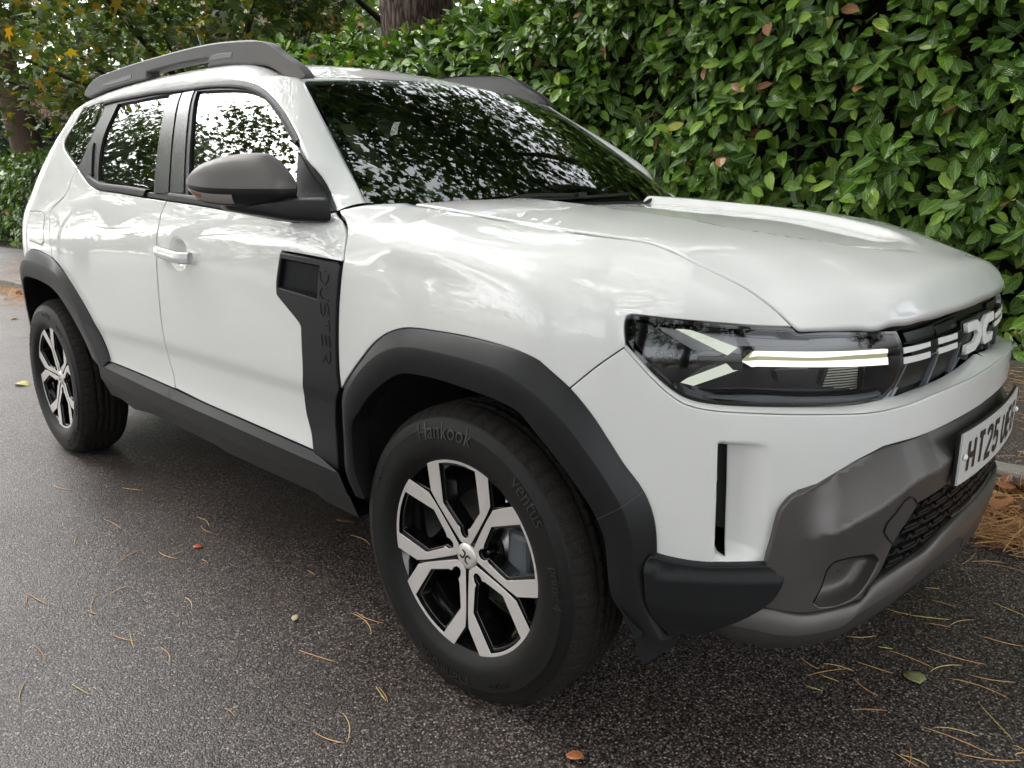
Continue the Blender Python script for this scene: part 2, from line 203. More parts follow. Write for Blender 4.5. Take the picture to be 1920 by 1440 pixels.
"arch_f_mid":[[-0.3588,0.4078],[-0.3747,0.4539],[-0.3767,0.5244],[-0.3753,0.5945],[-0.37,0.6369],[-0.3521,0.6834],[-0.2929,0.7459],[-0.226,0.7928],[-0.1632,0.8196],[-0.1052,0.8308],[-0.0147,0.8324],[0.1011,0.8273],[0.1848,0.8175],[0.2307,0.8003],[0.2863,0.7714],[0.3388,0.7314],[0.3784,0.6892],[0.4127,0.6482],[0.434,0.6182],[0.4534,0.588],[0.4706,0.5487],[0.4825,0.4984],[0.4857,0.4511],[0.4964,0.4043],[0.5155,0.3569],[0.5447,0.305]],
"arch_f_in":[[-0.3363,0.4059],[-0.3498,0.4523],[-0.3565,0.4988],[-0.3489,0.602],[-0.3147,0.6426],[-0.2626,0.6936],[-0.2009,0.736],[-0.1436,0.7646],[-0.0903,0.7717],[-0.004,0.7718],[0.0964,0.764],[0.1775,0.7545],[0.2243,0.7405],[0.2629,0.7093],[0.314,0.6638],[0.3551,0.6202],[0.384,0.5857],[0.4083,0.5489],[0.4238,0.5063],[0.4287,0.4686],[0.4331,0.421],[0.4411,0.3851],[0.4702,0.3448],[0.5001,0.3171]],
"arch_r_out":[[-2.7175,0.8945],[-2.6764,0.9156],[-2.6118,0.927],[-2.5013,0.922],[-2.3801,0.9028],[-2.3014,0.8727],[-2.2293,0.8283],[-2.1458,0.7634],[-2.0764,0.7039],[-2.0162,0.6433],[-1.9734,0.5821],[-1.9502,0.5342]],
"arch_r_mid":[[-2.7324,0.8555],[-2.6718,0.8797],[-2.5647,0.8833],[-2.4584,0.8759],[-2.3548,0.8624],[-2.2885,0.8473],[-2.2257,0.8048],[-2.1521,0.7438],[-2.087,0.6716],[-2.026,0.5818],[-1.9837,0.5032]],
"arch_r_in":[[-2.8192,0.7524],[-2.7643,0.7874],[-2.6931,0.8088],[-2.6096,0.8099],[-2.4997,0.8025],[-2.3969,0.7878],[-2.3249,0.7644],[-2.2654,0.7304],[-2.1889,0.6731],[-2.1224,0.6011],[-2.0707,0.5327]],
"sill_mid":[[-2.0018,-0.898,0.5079],[-1.6542,-0.898,0.4899],[-1.3915,-0.898,0.4789],[-1.0782,-0.898,0.4712],[-0.7525,-0.898,0.4608],[-0.484,-0.898,0.454],[-0.4176,-0.898,0.452]],
"sill_low":[[-2.0813,-0.88,0.4361],[-1.9843,-0.88,0.4344],[-1.7182,-0.88,0.4209],[-1.41,-0.88,0.4117],[-1.1275,-0.88,0.4017],[-0.793,-0.88,0.3943],[-0.5479,-0.88,0.388],[-0.4261,-0.88,0.3854]],
"door_bot":[[-2.0042,0.5234],[-1.8526,0.5208],[-1.7052,0.5165],[-1.4101,0.5055],[-1.193,0.4958],[-0.9106,0.4875],[-0.6648,0.4803],[-0.5627,0.4772]],
"cap":[[0.5067,0.4691],[0.5181,0.4831],[0.528,0.4815],[0.5457,0.477],[0.5891,0.4707],[0.6313,0.4684],[0.6724,0.4696],[0.7371,0.4711],[0.7634,0.4698],[0.7686,0.4565],[0.7694,0.4423],[0.7582,0.4097],[0.7395,0.3868],[0.7002,0.3589],[0.6597,0.3366],[0.6285,0.3229],[0.5853,0.3147],[0.5633,0.3077],[0.5279,0.3464],[0.5132,0.3817],[0.5077,0.4297]],
"cap_mid":[[0.5068,0.4667],[0.5465,0.4558],[0.59,0.4507],[0.6323,0.4503],[0.694,0.4509],[0.7685,0.453]],
"b_bump_top":[[0.7345,0.4733],[0.7405,0.5095],[0.7504,0.5705],[0.7627,0.5946],[0.78,0.6101],[0.8994,0.6487],[0.9465,0.6632],[0.97,0.6703],[1.0488,0.6748],[1.209,0.6786],[1.3305,0.6759]],
"b_mesh":[[0.9421,0.3998],[0.963,0.4284],[0.9845,0.4772],[1.0196,0.5246],[1.0349,0.5505],[1.0493,0.5515],[1.0966,0.5554],[1.1338,0.5552],[1.1936,0.5316],[1.2264,0.5185],[1.42,0.4977],[1.4158,0.4868],[1.2754,0.4618],[1.1445,0.4541],[1.0664,0.4341],[1.0269,0.4232]],
"b_fog":[[0.827,0.3907],[0.8397,0.4219],[0.8461,0.4571],[0.8566,0.4712],[0.8852,0.473],[0.9393,0.4653],[0.9512,0.4502],[0.9455,0.4351],[0.927,0.4043],[0.9098,0.3874],[0.8743,0.377],[0.8395,0.3792]],
"b_skid":[[0.7322,0.3813],[0.8029,0.367],[0.8629,0.3683],[0.9252,0.3744],[0.9375,0.3989],[1.0117,0.424],[1.0757,0.4329],[1.1452,0.4514],[1.2766,0.4587],[1.4724,0.4659]],
"b_skid_bot":[[0.5976,0.302],[0.6086,0.299],[0.7136,0.2849],[0.8533,0.2887],[0.9611,0.3216],[1.041,0.3472],[1.1596,0.3492],[1.2704,0.3618],[1.3893,0.3577],[1.4928,0.4365]],
"b_tow":[[1.0323,0.5498],[1.0148,0.5691],[1.0018,0.5765],[0.9873,0.5713],[0.976,0.5562],[0.9541,0.5321],[0.9518,0.5149],[0.9673,0.4941],[0.9822,0.4786]],
"b_crease":[[0.7525,0.5525],[0.7786,0.5894],[0.8435,0.5483],[0.8727,0.5666],[0.9195,0.5851],[0.9857,0.6196],[1.0211,0.6259],[1.061,0.6217],[1.1137,0.6306],[1.1769,0.6399]],
"rail_top":[[-2.6648,-0.555,1.5798],[-2.6213,-0.555,1.6058],[-2.5613,-0.555,1.6262],[-2.4779,-0.555,1.6401],[-2.3623,-0.555,1.6466],[-2.184,-0.555,1.6526],[-1.9388,-0.555,1.656],[-1.6618,-0.555,1.6562],[-1.4684,-0.555,1.6508],[-1.3225,-0.555,1.6404],[-1.2114,-0.555,1.6289],[-1.161,-0.555,1.6162],[-1.0889,-0.555,1.5767],[-1.0132,-0.555,1.5378],[-0.9691,-0.555,1.5029]],
"rail_bot":[[-1.5567,-0.555,1.5901],[-1.3901,-0.555,1.5831],[-1.2764,-0.555,1.5711],[-1.1705,-0.555,1.5541],[-1.0969,-0.555,1.5209],[-1.0585,-0.555,1.4959]],
"rail_foot_f":[[-1.5187,-0.575,1.5859],[-1.3542,-0.575,1.5764],[-1.242,-0.575,1.5646],[-1.1376,-0.575,1.5481],[-1.065,-0.575,1.5152],[-1.0271,-0.575,1.4915]],
"rail_foot_r":[[-2.6117,-0.575,1.5718],[-2.4141,-0.575,1.5859],[-2.2744,-0.575,1.5894],[-2.1276,-0.575,1.5913],[-2.0045,-0.575,1.5907]],
"rail_span":[[-1.9995,-0.575,1.6086],[-1.919,-0.575,1.6108],[-1.7414,-0.575,1.6113],[-1.6177,-0.575,1.6093],[-1.4976,-0.575,1.6051]],
"rail_slot":[[-2.0042,-0.575,1.6091],[-1.919,-0.575,1.6108],[-1.7414,-0.575,1.6113],[-1.6175,-0.575,1.6102],[-1.4974,-0.575,1.606],[-1.5187,-0.575,1.5859],[-1.6219,-0.575,1.5904],[-1.7462,-0.575,1.5912],[-1.924,-0.575,1.5918],[-2.0042,-0.575,1.5917]],
"rail_in1":[[-1.4744,-0.575,1.6136],[-1.331,-0.575,1.6076],[-1.3472,-0.575,1.5897],[-1.5109,-0.575,1.5959]],
"rail_in2":[[-2.4312,-0.575,1.6064],[-2.1349,-0.575,1.6179],[-2.136,-0.575,1.5971],[-2.4304,-0.575,1.5936]],
"rail_cap":[[-1.2875,-0.575,1.6333],[-1.1779,-0.575,1.6223],[-1.1281,-0.575,1.6098],[-1.0571,-0.575,1.5709],[-0.9824,-0.575,1.5325],[-0.9389,-0.575,1.4981],[-0.9688,-0.575,1.4885],[-1.027,-0.575,1.4923],[-1.0649,-0.575,1.5159],[-1.1374,-0.575,1.5497],[-1.2206,-0.575,1.5935],[-1.2772,-0.575,1.6144]],
"sill_bot":[[-1.9681,-0.85,0.3682],[-1.8522,-0.85,0.3471],[-1.69,-0.85,0.3613],[-1.1974,-0.85,0.3465],[-1.1318,-0.85,0.3369],[-0.8527,-0.85,0.3345],[-0.6175,-0.85,0.3322],[-0.5693,-0.85,0.3197],[-0.4624,-0.85,0.317]],
"rear_grip":[[-2.2486,1.3553],[-2.1949,1.3571],[-2.0635,1.2221],[-2.1572,1.2458]],
"mir_top":[[-0.8077,-1.0349,1.1873],[-0.803,-1.0318,1.1978],[-0.7892,-1.0227,1.2134],[-0.7693,-1.0096,1.2301],[-0.7415,-0.9913,1.2414],[-0.7166,-0.9749,1.2494],[-0.6861,-0.9549,1.2541],[-0.6561,-0.9351,1.2558],[-0.6289,-0.9172,1.2545],[-0.6122,-0.9062,1.2485],[-0.5896,-0.8914,1.2252],[-0.5715,-0.8795,1.1954],[-0.5644,-0.8748,1.1786]],
"mir_mid":[[-0.8079,-1.035,1.186],[-0.8019,-1.0311,1.1833],[-0.7899,-1.0232,1.1802],[-0.7742,-1.0128,1.1772],[-0.7475,-0.9953,1.1736],[-0.7233,-0.9793,1.1712],[-0.693,-0.9594,1.1699],[-0.6629,-0.9396,1.169],[-0.6353,-0.9214,1.1688],[-0.6179,-0.91,1.1684],[-0.5935,-0.894,1.1681],[-0.5734,-0.8807,1.1681],[-0.565,-0.8752,1.1689]],
"mir_bot":[[-0.8058,-1.0336,1.1821],[-0.8007,-1.0303,1.1701],[-0.7896,-1.023,1.1568],[-0.7714,-1.011,1.1407],[-0.751,-0.9976,1.134],[-0.7268,-0.9817,1.1299],[-0.6965,-0.9617,1.1271],[-0.6661,-0.9417,1.127],[-0.6382,-0.9234,1.1289],[-0.6206,-0.9118,1.1308],[-0.5959,-0.8955,1.134],[-0.5801,-0.8851,1.1385],[-0.5673,-0.8767,1.1527]]}
# ------------------------------------------------------------------ geometry helpers
def lin(c): return tuple(c)
def smooth_closed(poly, d, corner=38.):
    P=np.array(poly,float); n=len(P)
    e=np.roll(P,-1,0)-P; ang=np.degrees(np.arctan2(e[:,1],e[:,0])); turn=(ang-np.roll(ang,1)+180)%360-180
    cor=np.abs(turn)>corner; out=[]
    for i in range(n):
        p1,p2=P[i],P[(i+1)%n]; L=np.hypot(*(p2-p1)); k=max(1,int(math.ceil(L/d)))
        m1=(p2-p1) if cor[i] else (p2-P[i-1])*L/max(1e-9,L+np.hypot(*(P[i]-P[i-1])))
        j=(i+1)%n; p3=P[(i+2)%n]
        m2=(p2-p1) if cor[j] else (p3-p1)*L/max(1e-9,L+np.hypot(*(p3-p2)))
        for t in np.arange(k)/k:
            out.append((2*t**3-3*t**2+1)*p1+(t**3-2*t**2+t)*m1+(-2*t**3+3*t**2)*p2+(t**3-t**2)*m2)
    return np.array(out)
def area(P): x,y=P[:,0],P[:,1]; return .5*np.sum(x*np.roll(y,-1)-np.roll(x,-1)*y)
def inset(P,d):
    a=P-np.roll(P,1,0); b=np.roll(P,-1,0)-P
    a/=np.maximum(1e-9,np.hypot(a[:,0],a[:,1]))[:,None]; b/=np.maximum(1e-9,np.hypot(b[:,0],b[:,1]))[:,None]
    na=np.stack([-a[:,1],a[:,0]],-1); nb=np.stack([-b[:,1],b[:,0]],-1); m=na+nb
    l2=np.maximum(.35,np.sum(m*m,1)/2)[:,None]
    return P+m/l2*d
def inside(pts,poly):
    x,y=pts[:,0],pts[:,1]; r=np.zeros(len(pts),bool); j=len(poly)-1
    for i in range(len(poly)):
        (xi,yi),(xj,yj)=poly[i],poly[j]
        if yi!=yj:
            c=((yi>y)!=(yj>y))&(x<(xj-xi)*(y-yi)/(yj-yi)+xi); r^=c
        j=i
    return r
def edge_dist(pts,poly):
    o=np.full(len(pts),9e9)
    for i in range(len(poly)):
        a=poly[i-1]; b=poly[i]; ab=b-a; t=np.clip(((pts-a)@ab)/max(1e-12,ab@ab),0,1)
        o=np.minimum(o,np.hypot(*(pts-a-t[:,None]*ab).T))
    return o
def rs(line,n,smooth=True):
    P=np.array(line,float)
    if smooth and len(P)>2:
        Q=[]
        for i in range(len(P)-1):
            p0=P[max(0,i-1)];p1=P[i];p2=P[i+1];p3=P[min(len(P)-1,i+2)]
            L=np.linalg.norm(p2-p1); l0=np.linalg.norm(p1-p0);l2=np.linalg.norm(p3-p2)
            m1=(p2-p0)*L/max(1e-9,L+l0); m2=(p3-p1)*L/max(1e-9,L+l2)
            for t in np.arange(12)/12.: Q.append((2*t**3-3*t**2+1)*p1+(t**3-2*t**2+t)*m1+(-2*t**3+3*t**2)*p2+(t**3-t**2)*m2)
        Q.append(P[-1]); P=np.array(Q)
    s=np.concatenate([[0],np.cumsum(np.linalg.norm(np.diff(P,axis=0),axis=1))])
    t=np.linspace(0,s[-1],n)
    return np.stack([np.interp(t,s,P[:,k]) for k in range(P.shape[1])],-1)
def mesh_data(name,V,F,smooth=True,N=None,mats=None,fm=None):
    me=bpy.data.meshes.new(name); me.from_pydata([tuple(map(float,v)) for v in V],[],[tuple(map(int,f)) for f in F])
    if smooth: me.shade_smooth()
    for m in (mats or []): me.materials.append(m)
    if fm is not None: me.polygons.foreach_set('material_index',np.array(fm,'i'))
    me.update()
    if N is not None: me.normals_split_custom_set_from_vertices([tuple(map(float,n)) for n in N])
    return me
def tri_mesh(name,V,T_,mat,smooth=True):
    """quick mesh from arrays of triangles"""
    V=np.asarray(V,'f');T_=np.asarray(T_,'i'); me=bpy.data.meshes.new(name)
    me.vertices.add(len(V)); me.vertices.foreach_set('co',V.ravel())
    me.loops.add(T_.size); me.loops.foreach_set('vertex_index',T_.ravel())
    me.polygons.add(len(T_)); me.polygons.foreach_set('loop_start',np.arange(0,T_.size,3,dtype='i'))
    me.polygons.foreach_set('material_index',np.zeros(len(T_),'i'))
    if smooth: me.polygons.foreach_set('use_smooth',np.ones(len(T_),bool))
    me.materials.append(mat); me.update(calc_edges=True); return me
COL=bpy.context.scene.collection
def link(name,me,parent=None,**props):
    o=bpy.data.objects.new(name,me); COL.objects.link(o)
    if parent is not None: o.parent=parent
    for k,v in props.items(): o[k]=v
    return o
def thing(name,label,cat,loc=(0,0,0),group=None,rot=(0,0,0)):
    o=bpy.data.objects.new(name,None); COL.objects.link(o); o.location=loc; o.rotation_euler=rot; o.empty_display_size=.1
    o['label']=label;o['category']=cat
    if group:o['group']=group
    return o
def surf_normals(S,uv,off):
    e=.0015; uv=np.asarray(uv); a=S.at(uv+[e,0],off)-S.at(uv-[e,0],off); b=S.at(uv+[0,e],off)-S.at(uv-[0,e],off)
    n=np.cross(a,b); return n/np.maximum(1e-12,np.linalg.norm(n,axis=1))[:,None]
def panel_mesh(name,poly,S,mat,off=0.,th=.012,gap=.0018,bev=.0022,res=.02,holes=(),corner=38.,offf=None,edge_mat=None,lines=()):
    """a sheet cut out of surface S along a closed outline, with a rounded edge turned inwards"""
    def clean(p):
        p=smooth_closed(p,res*.6,corner); return p if area(p)>0 else p[::-1]
    outer=clean(poly); rings=[outer]+[clean(h)[::-1] for h in holes]
    R0=[inset(r,gap+bev) for r in rings]; R1=[inset(r,gap+bev*.3) for r in rings]; R2=[inset(r,gap) for r in rings]
    lo=outer.min(0);hi=outer.max(0); h=res*.87
    gx=np.arange(lo[0],hi[0],res);gy=np.arange(lo[1],hi[1],h)
    G=np.array([(x+(j%2)*res/2,y) for j,y in enumerate(gy) for x in gx]) if len(gx)*len(gy) else np.zeros((0,2))
    if len(G):
        k=inside(G,R0[0])
        for r in R0[1:]: k&=~inside(G,r)
        G=G[k]
        if len(G):
            k=np.ones(len(G),bool)
            for r in R0: k&=edge_dist(G,r)>res*.45
            G=G[k]
    ex=[]
    for l in lines:      # pressed creases become mesh edges
        q=rs(np.array(l,float),max(2,int(np.linalg.norm(np.diff(np.array(l,float),axis=0),axis=1).sum()/(res*.8))),False); k=inside(q,R0[0])
        for r in R0: k&=edge_dist(q,r)>res*.3
        for r in R0[1:]: k&=~inside(q,r)
        q=q[k]; ex.append(q)
        if len(G) and len(q): G=G[np.min(np.hypot(G[:,None,0]-q[None,:,0],G[:,None,1]-q[None,:,1]),1)>res*.45]
    nb=sum(map(len,R0)); pts=np.concatenate(R0+[q for q in ex if len(q)]+[G]) ; E=[];o=nb
    for q in ex:
        E+=[(o+i,o+i+1) for i in range(len(q)-1) if np.hypot(*(q[i+1]-q[i]))<res*1.6]; o+=len(q)
    o=0
    for r in R0:
        E+=[(o+i,o+(i+1)%len(r)) for i in range(len(r))]; o+=len(r)
    r=delaunay_2d_cdt([Vector(p) for p in pts],E,[],0,1e-7)
    V2=np.array([(v.x,v.y) for v in r[0]]); tri=[f for f in r[2] if len(f)==3]
    om={}
    for i,l in enumerate(r[3]):
        for q in l: om[q]=i
    c=np.array([V2[list(f)].mean(0) for f in tri]); k=inside(c,R0[0])
    for rr in R0[1:]: k&=~inside(c,rr)
    F=[]
    for f,ok in zip(tri,k):
        if ok:
            a=V2[list(f)]
            if area(a)<0: f=f[::-1]
            F.append(tuple(f))
    of=(lambda uv,d: off+d+(offf(uv) if offf else 0.))
    V=[S.at(V2,of(V2,0.))]; N=[surf_normals(S,V2,off) if offf is None else None]
    if offf is not None:
        e=.0015; a=S.at(V2+[e,0],of(V2+[e,0],0))-S.at(V2-[e,0],of(V2-[e,0],0)); b=S.at(V2+[0,e],of(V2+[0,e],0))-S.at(V2-[0,e],of(V2-[0,e],0))
        n=np.cross(a,b); N=[n/np.maximum(1e-12,np.linalg.norm(n,axis=1))[:,None]]
    base=len(V2); o=0; fm=[0]*len(F)
    for r0,r1,r2 in zip(R0,R1,R2):
        n=len(r0); i0=[om[o+i] for i in range(n)]
        n0=N[0][i0]; p1=S.at(r1,of(r1,-bev*.3)); p2=S.at(r2,of(r2,-bev)); p3=p2-n0*th
        tang=np.roll(p2,-1,0)-np.roll(p2,1,0); lat=np.cross(tang,n0); lat/=np.maximum(1e-12,np.linalg.norm(lat,axis=1))[:,None]
        mid=(n0+lat)/np.sqrt(2)
        V+=[p1,p2,p3]; N+=[mid,lat,lat]
        for i in range(n):
            j=(i+1)%n; b=base
            F+=[(i0[i],b+i,b+j,i0[j]),(b+i,b+n+i,b+n+j,b+j),(b+n+i,b+2*n+i,b+2*n+j,b+n+j)]; fm+=[0,0,1 if edge_mat else 0]
        base+=3*n; o+=n
    return mesh_data(name,np.concatenate(V),F,True,np.concatenate(N),[mat]+([edge_mat] if edge_mat else []),fm)
def mirrored(me,name=None):
    m=me.copy(); m.name=name or me.name; n=len(m.vertices); co=np.empty(n*3,'f'); m.vertices.foreach_get('co',co); co=co.reshape(-1,3)
    F=[tuple(p.vertices)[::-1] for p in me.polygons]; fm=[p.material_index for p in me.polygons]; sm=[p.use_smooth for p in me.polygons]
    N=None
    if me.has_custom_normals:
        N=np.zeros((n,3)); 
        ln=np.empty(len(me.loops)*3,'f'); me.corner_normals.foreach_get('vector',ln); ln=ln.reshape(-1,3)
        vi=np.empty(len(me.loops),'i'); me.loops.foreach_get('vertex_index',vi); N[vi]=ln; N[:,1]*=-1
    co=co*np.array([1,-1,1])
    bpy.data.meshes.remove(m)
    r=mesh_data(name or me.name,co,F,any(sm),N,list(me.materials),fm); r.polygons.foreach_set('use_smooth',np.array(sm,bool)); return r
def both(name,me,parent,child=None,**kw):
    """the part on the near side and its mirror image on the far side"""
    a=link(name,me,parent,**kw); b=link(name,mirrored(me),child or parent,**kw); return a,b
def loft_mesh(name,lines,mat,crease=(),closed=False,flip=False,caps=False):
    L=[np.asarray(l,float) for l in lines]; n=len(L[0]); V=[];F=[];prev=None
    m=len(L); idx=[]
    for i,l in enumerate(L):
        a=len(V); V+=list(l); b=a
        if i in crease: b=len(V); V+=list(l)
        idx.append((a,b))
    rng=range(m) if closed else range(m-1)
    for i in rng:
        a=idx[i][1]; b=idx[(i+1)%m][0]
        for k in range(n-1):
            f=(a+k,a+k+1,b+k+1,b+k); F.append(f[::-1] if flip else f)
    if caps:
        for k in (0,n-1):
            f=[idx[i][0]+k for i in range(m)]; F.append(tuple(f if (k==0)!=flip else f[::-1]))
    return mesh_data(name,V,F,True,None,[mat])
def box_mesh(name,lo,hi,mat,bev=0.):
    x0,y0,z0=lo;x1,y1,z1=hi
    V=[(x0,y0,z0),(x1,y0,z0),(x1,y1,z0),(x0,y1,z0),(x0,y0,z1),(x1,y0,z1),(x1,y1,z1),(x0,y1,z1)]
    F=[(0,3,2,1),(4,5,6,7),(0,1,5,4),(1,2,6,5),(2,3,7,6),(3,0,4,7)]
    return mesh_data(name,V,F,False,None,[mat])
def add_bevel(o,w,seg=2,ang=35):
    m=o.modifiers.new('bevel','BEVEL'); m.width=w;m.segments=seg;m.limit_method='ANGLE';m.angle_limit=math.radians(ang); return o
def add_solid(o,t,off=-1): m=o.modifiers.new('solid','SOLIDIFY'); m.thickness=t; m.offset=off; return o
def add_subsurf(o,l=2): m=o.modifiers.new('sub','SUBSURF'); m.levels=l;m.render_levels=l; return o
def tube_mesh(name,pts,rad,mat,n=8,cap=True,smooth=True):
    P=np.array(pts,float); m=len(P); rad=np.broadcast_to(np.asarray(rad,float),(m,)); V=[];F=[]
    T0=np.gradient(P,axis=0); up=np.array([0,0,1.])
    for i in range(m):
        t=T0[i]/max(1e-9,np.linalg.norm(T0[i])); a=np.cross(t,up if abs(t[2])<.93 else np.array([1.,0,0])); a/=np.linalg.norm(a); b=np.cross(t,a)
        for k in range(n):
            w=2*math.pi*k/n; V.append(P[i]+rad[i]*(math.cos(w)*a+math.sin(w)*b))
    for i in range(m-1):
        for k in range(n):
            j=(k+1)%n; F.append((i*n+k,(i+1)*n+k,(i+1)*n+j,i*n+j))
    if cap: F+=[tuple(range(n)),tuple(range((m-1)*n,m*n))[::-1]]
    return mesh_data(name,V,F,smooth,None,[mat])
def text_mesh(name,txt,size,mat,extr=.0):
    cu=bpy.data.curves.new(name,'FONT'); cu.body=txt; cu.size=size; cu.extrude=extr; cu.align_x='CENTER'; cu.align_y='CENTER'; cu.resolution_u=3
    o=bpy.data.objects.new(name,cu); COL.objects.link(o); dg=bpy.context.evaluated_depsgraph_get()
    me=bpy.data.meshes.new_from_object(o.evaluated_get(dg)); bpy.data.objects.remove(o); bpy.data.curves.remove(cu)
    me.materials.clear(); me.materials.append(mat); me.name=name; return me
def warp(me,fn):
    n=len(me.vertices); co=np.empty(n*3,'f'); me.vertices.foreach_get('co',co); co=fn(co.reshape(-1,3).astype(float)); me.vertices.foreach_set('co',co.astype('f').ravel()); me.update(); return me
# ------------------------------------------------------------------ materials
def mat(name):
    m=bpy.data.materials.new(name); m.use_nodes=True; n=m.node_tree.nodes; b=n['Principled BSDF']; return m,m.node_tree,b
def setp(b,**k):
    for a,v in k.items():
        a={'base':'Base Color','rough':'Roughness','metal':'Metallic','coat':'Coat Weight','coatr':'Coat Roughness','spec':'Specular IOR Level','ior':'IOR','emis':'Emission Color','es':'Emission Strength'}[a]
        b.inputs[a].default_value=(*v,1) if isinstance(v,tuple) else v
def node(nt,t,**k):
    n=nt.nodes.new(t)
    for a,v in k.items():
        if a in n.inputs: n.inputs[a].default_value=v
        else: setattr(n,a,v)
    return n
def noise_bump(nt,b,scale,strength,dist=.002,detail=4,rough=.6,coord='Object'):
    tc=node(nt,'ShaderNodeTexCoord'); nz=node(nt,'ShaderNodeTexNoise',Scale=scale,Detail=detail,Roughness=rough); nt.links.new(tc.outputs[coord],nz.inputs['Vector'])
    bp=node(nt,'ShaderNodeBump',Strength=strength,Distance=dist); nt.links.new(nz.outputs['Fac'],bp.inputs['Height']); nt.links.new(bp.outputs[0],b.inputs['Normal']); return nz
def simple(name,base,rough,metal=0.,bump=None,**k):
    m,nt,b=mat(name); setp(b,base=base,rough=rough,metal=metal,**k)
    if bump: noise_bump(nt,b,*bump)
    return m
def ramp(nt,stops):
    r=node(nt,'ShaderNodeValToRGB'); e=r.color_ramp.elements
    while len(e)<len(stops): e.new(.5)
    for x,(p,c) in zip(e,stops): x.position=p; x.color=(*c,1)
    return r
# white solid paint under clear lacquer, with a few rain specks
PAINT,nt,b=mat('white_paint'); setp(b,base=(.76,.76,.745),rough=.5,coat=1.,coatr=.012,spec=.4)
def rain_specks(nt,b,target='Coat Normal',density=.86):
    tc=node(nt,'ShaderNodeTexCoord'); v=node(nt,'ShaderNodeTexVoronoi',Scale=55.); nt.links.new(tc.outputs['Object'],v.inputs['Vector'])
    r=ramp(nt,[(.0,(1,1,1)),(.16,(0,0,0))]); nt.links.new(v.outputs['Distance'],r.inputs[0])
    w=node(nt,'ShaderNodeTexWhiteNoise'); nt.links.new(v.outputs['Position'],w.inputs['Vector'])
    g=node(nt,'ShaderNodeMath',operation='GREATER_THAN'); g.inputs[1].default_value=density; nt.links.new(w.outputs['Value'],g.inputs[0])
    mu=node(nt,'ShaderNodeMath',operation='MULTIPLY'); nt.links.new(r.outputs[0],mu.inputs[0]); nt.links.new(g.outputs[0],mu.inputs[1])
    bp=node(nt,'ShaderNodeBump',Strength=.5,Distance=.0015); nt.links.new(mu.outputs[0],bp.inputs['Height']); nt.links.new(bp.outputs[0],b.inputs[target])
rain_specks(nt,b,density=.93)
TRIM=simple('dark_grained_plastic',(.010,.0105,.0115),.50,bump=(900.,.25,.0006,2),spec=.30)
TRIM2=simple('satin_black_trim',(.0125,.0125,.0135),.42,spec=.32,bump=(700.,.08,.0004,2))
FILM=simple('black_pillar_film',(.012,.012,.013),.22)
BRONZE=simple('grey_bronze_plastic',(.108,.100,.096),.40,metal=.6,bump=(1100.,.12,.0006,2),spec=.5)
LINER=simple('wheel_arch_felt',(.006,.006,.007),.9,bump=(200.,.5,.002))
VOID=simple('black_void',(.004,.004,.004),.8)
GBLACK=simple('gloss_black',(.006,.006,.007),.08,coat=.6,coatr=.04)
GRILLEB=simple('grille_black',(.006,.0065,.0075),.30,spec=.3)
SILVER,nt,b=mat('machined_alloy'); setp(b,base=(.78,.74,.71),rough=.36,metal=.6)
STEEL=simple('brushed_steel',(.45,.45,.44),.32,metal=.95)
WHITEP=simple('white_plastic',(.82,.82,.80),.35)
LETTER=simple('embossed_letter',(.006,.006,.0065),.30,spec=.35)
TYLET=simple('tyre_letter',(.015,.014,.0135),.42)
CLOTH=simple('dark_seat_cloth',(.02,.02,.022),.9)
DASH=simple('dashboard_plastic',(.022,.023,.025),.55)
PLATE=simple('plate_white',(.62,.61,.60),.35,bump=(420.,.12,.0005,2))
PLATEB=simple('plate_black',(.012,.011,.011),.4)
# tyre rubber: dusty, browner towards the tread
RUBBER,nt,b=mat('tyre_rubber'); setp(b,rough=.5,spec=.26)
nz=noise_bump(nt,b,90.,.25,.001,5); rp=ramp(nt,[(.3,(.0055,.005,.005)),(.75,(.011,.0105,.010))]); nt.links.new(nz.outputs['Fac'],rp.inputs[0]); nt.links.new(rp.outputs[0],b.inputs['Base Color'])
MUD,nt,b=mat('muddy_tread'); setp(b,rough=.85,spec=.3)
nz=noise_bump(nt,b,240.,.6,.002,6); rp=ramp(nt,[(.45,(.009,.0085,.0085)),(.64,(.026,.020,.016)),(.80,(.085,.052,.032))]); nt.links.new(nz.outputs['Fac'],rp.inputs[0]); nt.links.new(rp.outputs[0],b.inputs['Base Color'])
def glass_mat(name,tint,boost=1.5,rough=0.):
    m=bpy.data.materials.new(name); m.use_nodes=True; nt=m.node_tree; nt.nodes.clear()
    fr=node(nt,'ShaderNodeFresnel',IOR=boost); gl=node(nt,'ShaderNodeBsdfGlossy',Roughness=rough); gl.inputs['Color'].default_value=(1,1,1,1)
    tr=node(nt,'ShaderNodeBsdfTransparent'); tr.inputs['Color'].default_value=(*tint,1); mx=node(nt,'ShaderNodeMixShader'); ou=node(nt,'ShaderNodeOutputMaterial')
    nt.links.new(fr.outputs[0],mx.inputs[0]); nt.links.new(tr.outputs[0],mx.inputs[1]); nt.links.new(gl.outputs[0],mx.inputs[2]); nt.links.new(mx.outputs[0],ou.inputs[0]); return m
GLASS=glass_mat('tinted_glass',(.52,.60,.56),1.95)
PRIVACY=glass_mat('privacy_glass',(.10,.11,.11),1.9)
LENS=glass_mat('lamp_lens',(.93,.94,.95),1.45)
def emit(name,c,s):
    m=bpy.data.materials.new(name); m.use_nodes=True; nt=m.node_tree; nt.nodes.clear(); e=node(nt,'ShaderNodeEmission',Strength=s); e.inputs[0].default_value=(*c,1); ou=node(nt,'ShaderNodeOutputMaterial'); nt.links.new(e.outputs[0],ou.inputs[0]); return m
LED=emit('lit_led_bar',(1.,.99,.88),.30); LED2=emit('dim_led_bar',(.90,.96,.80),.14)
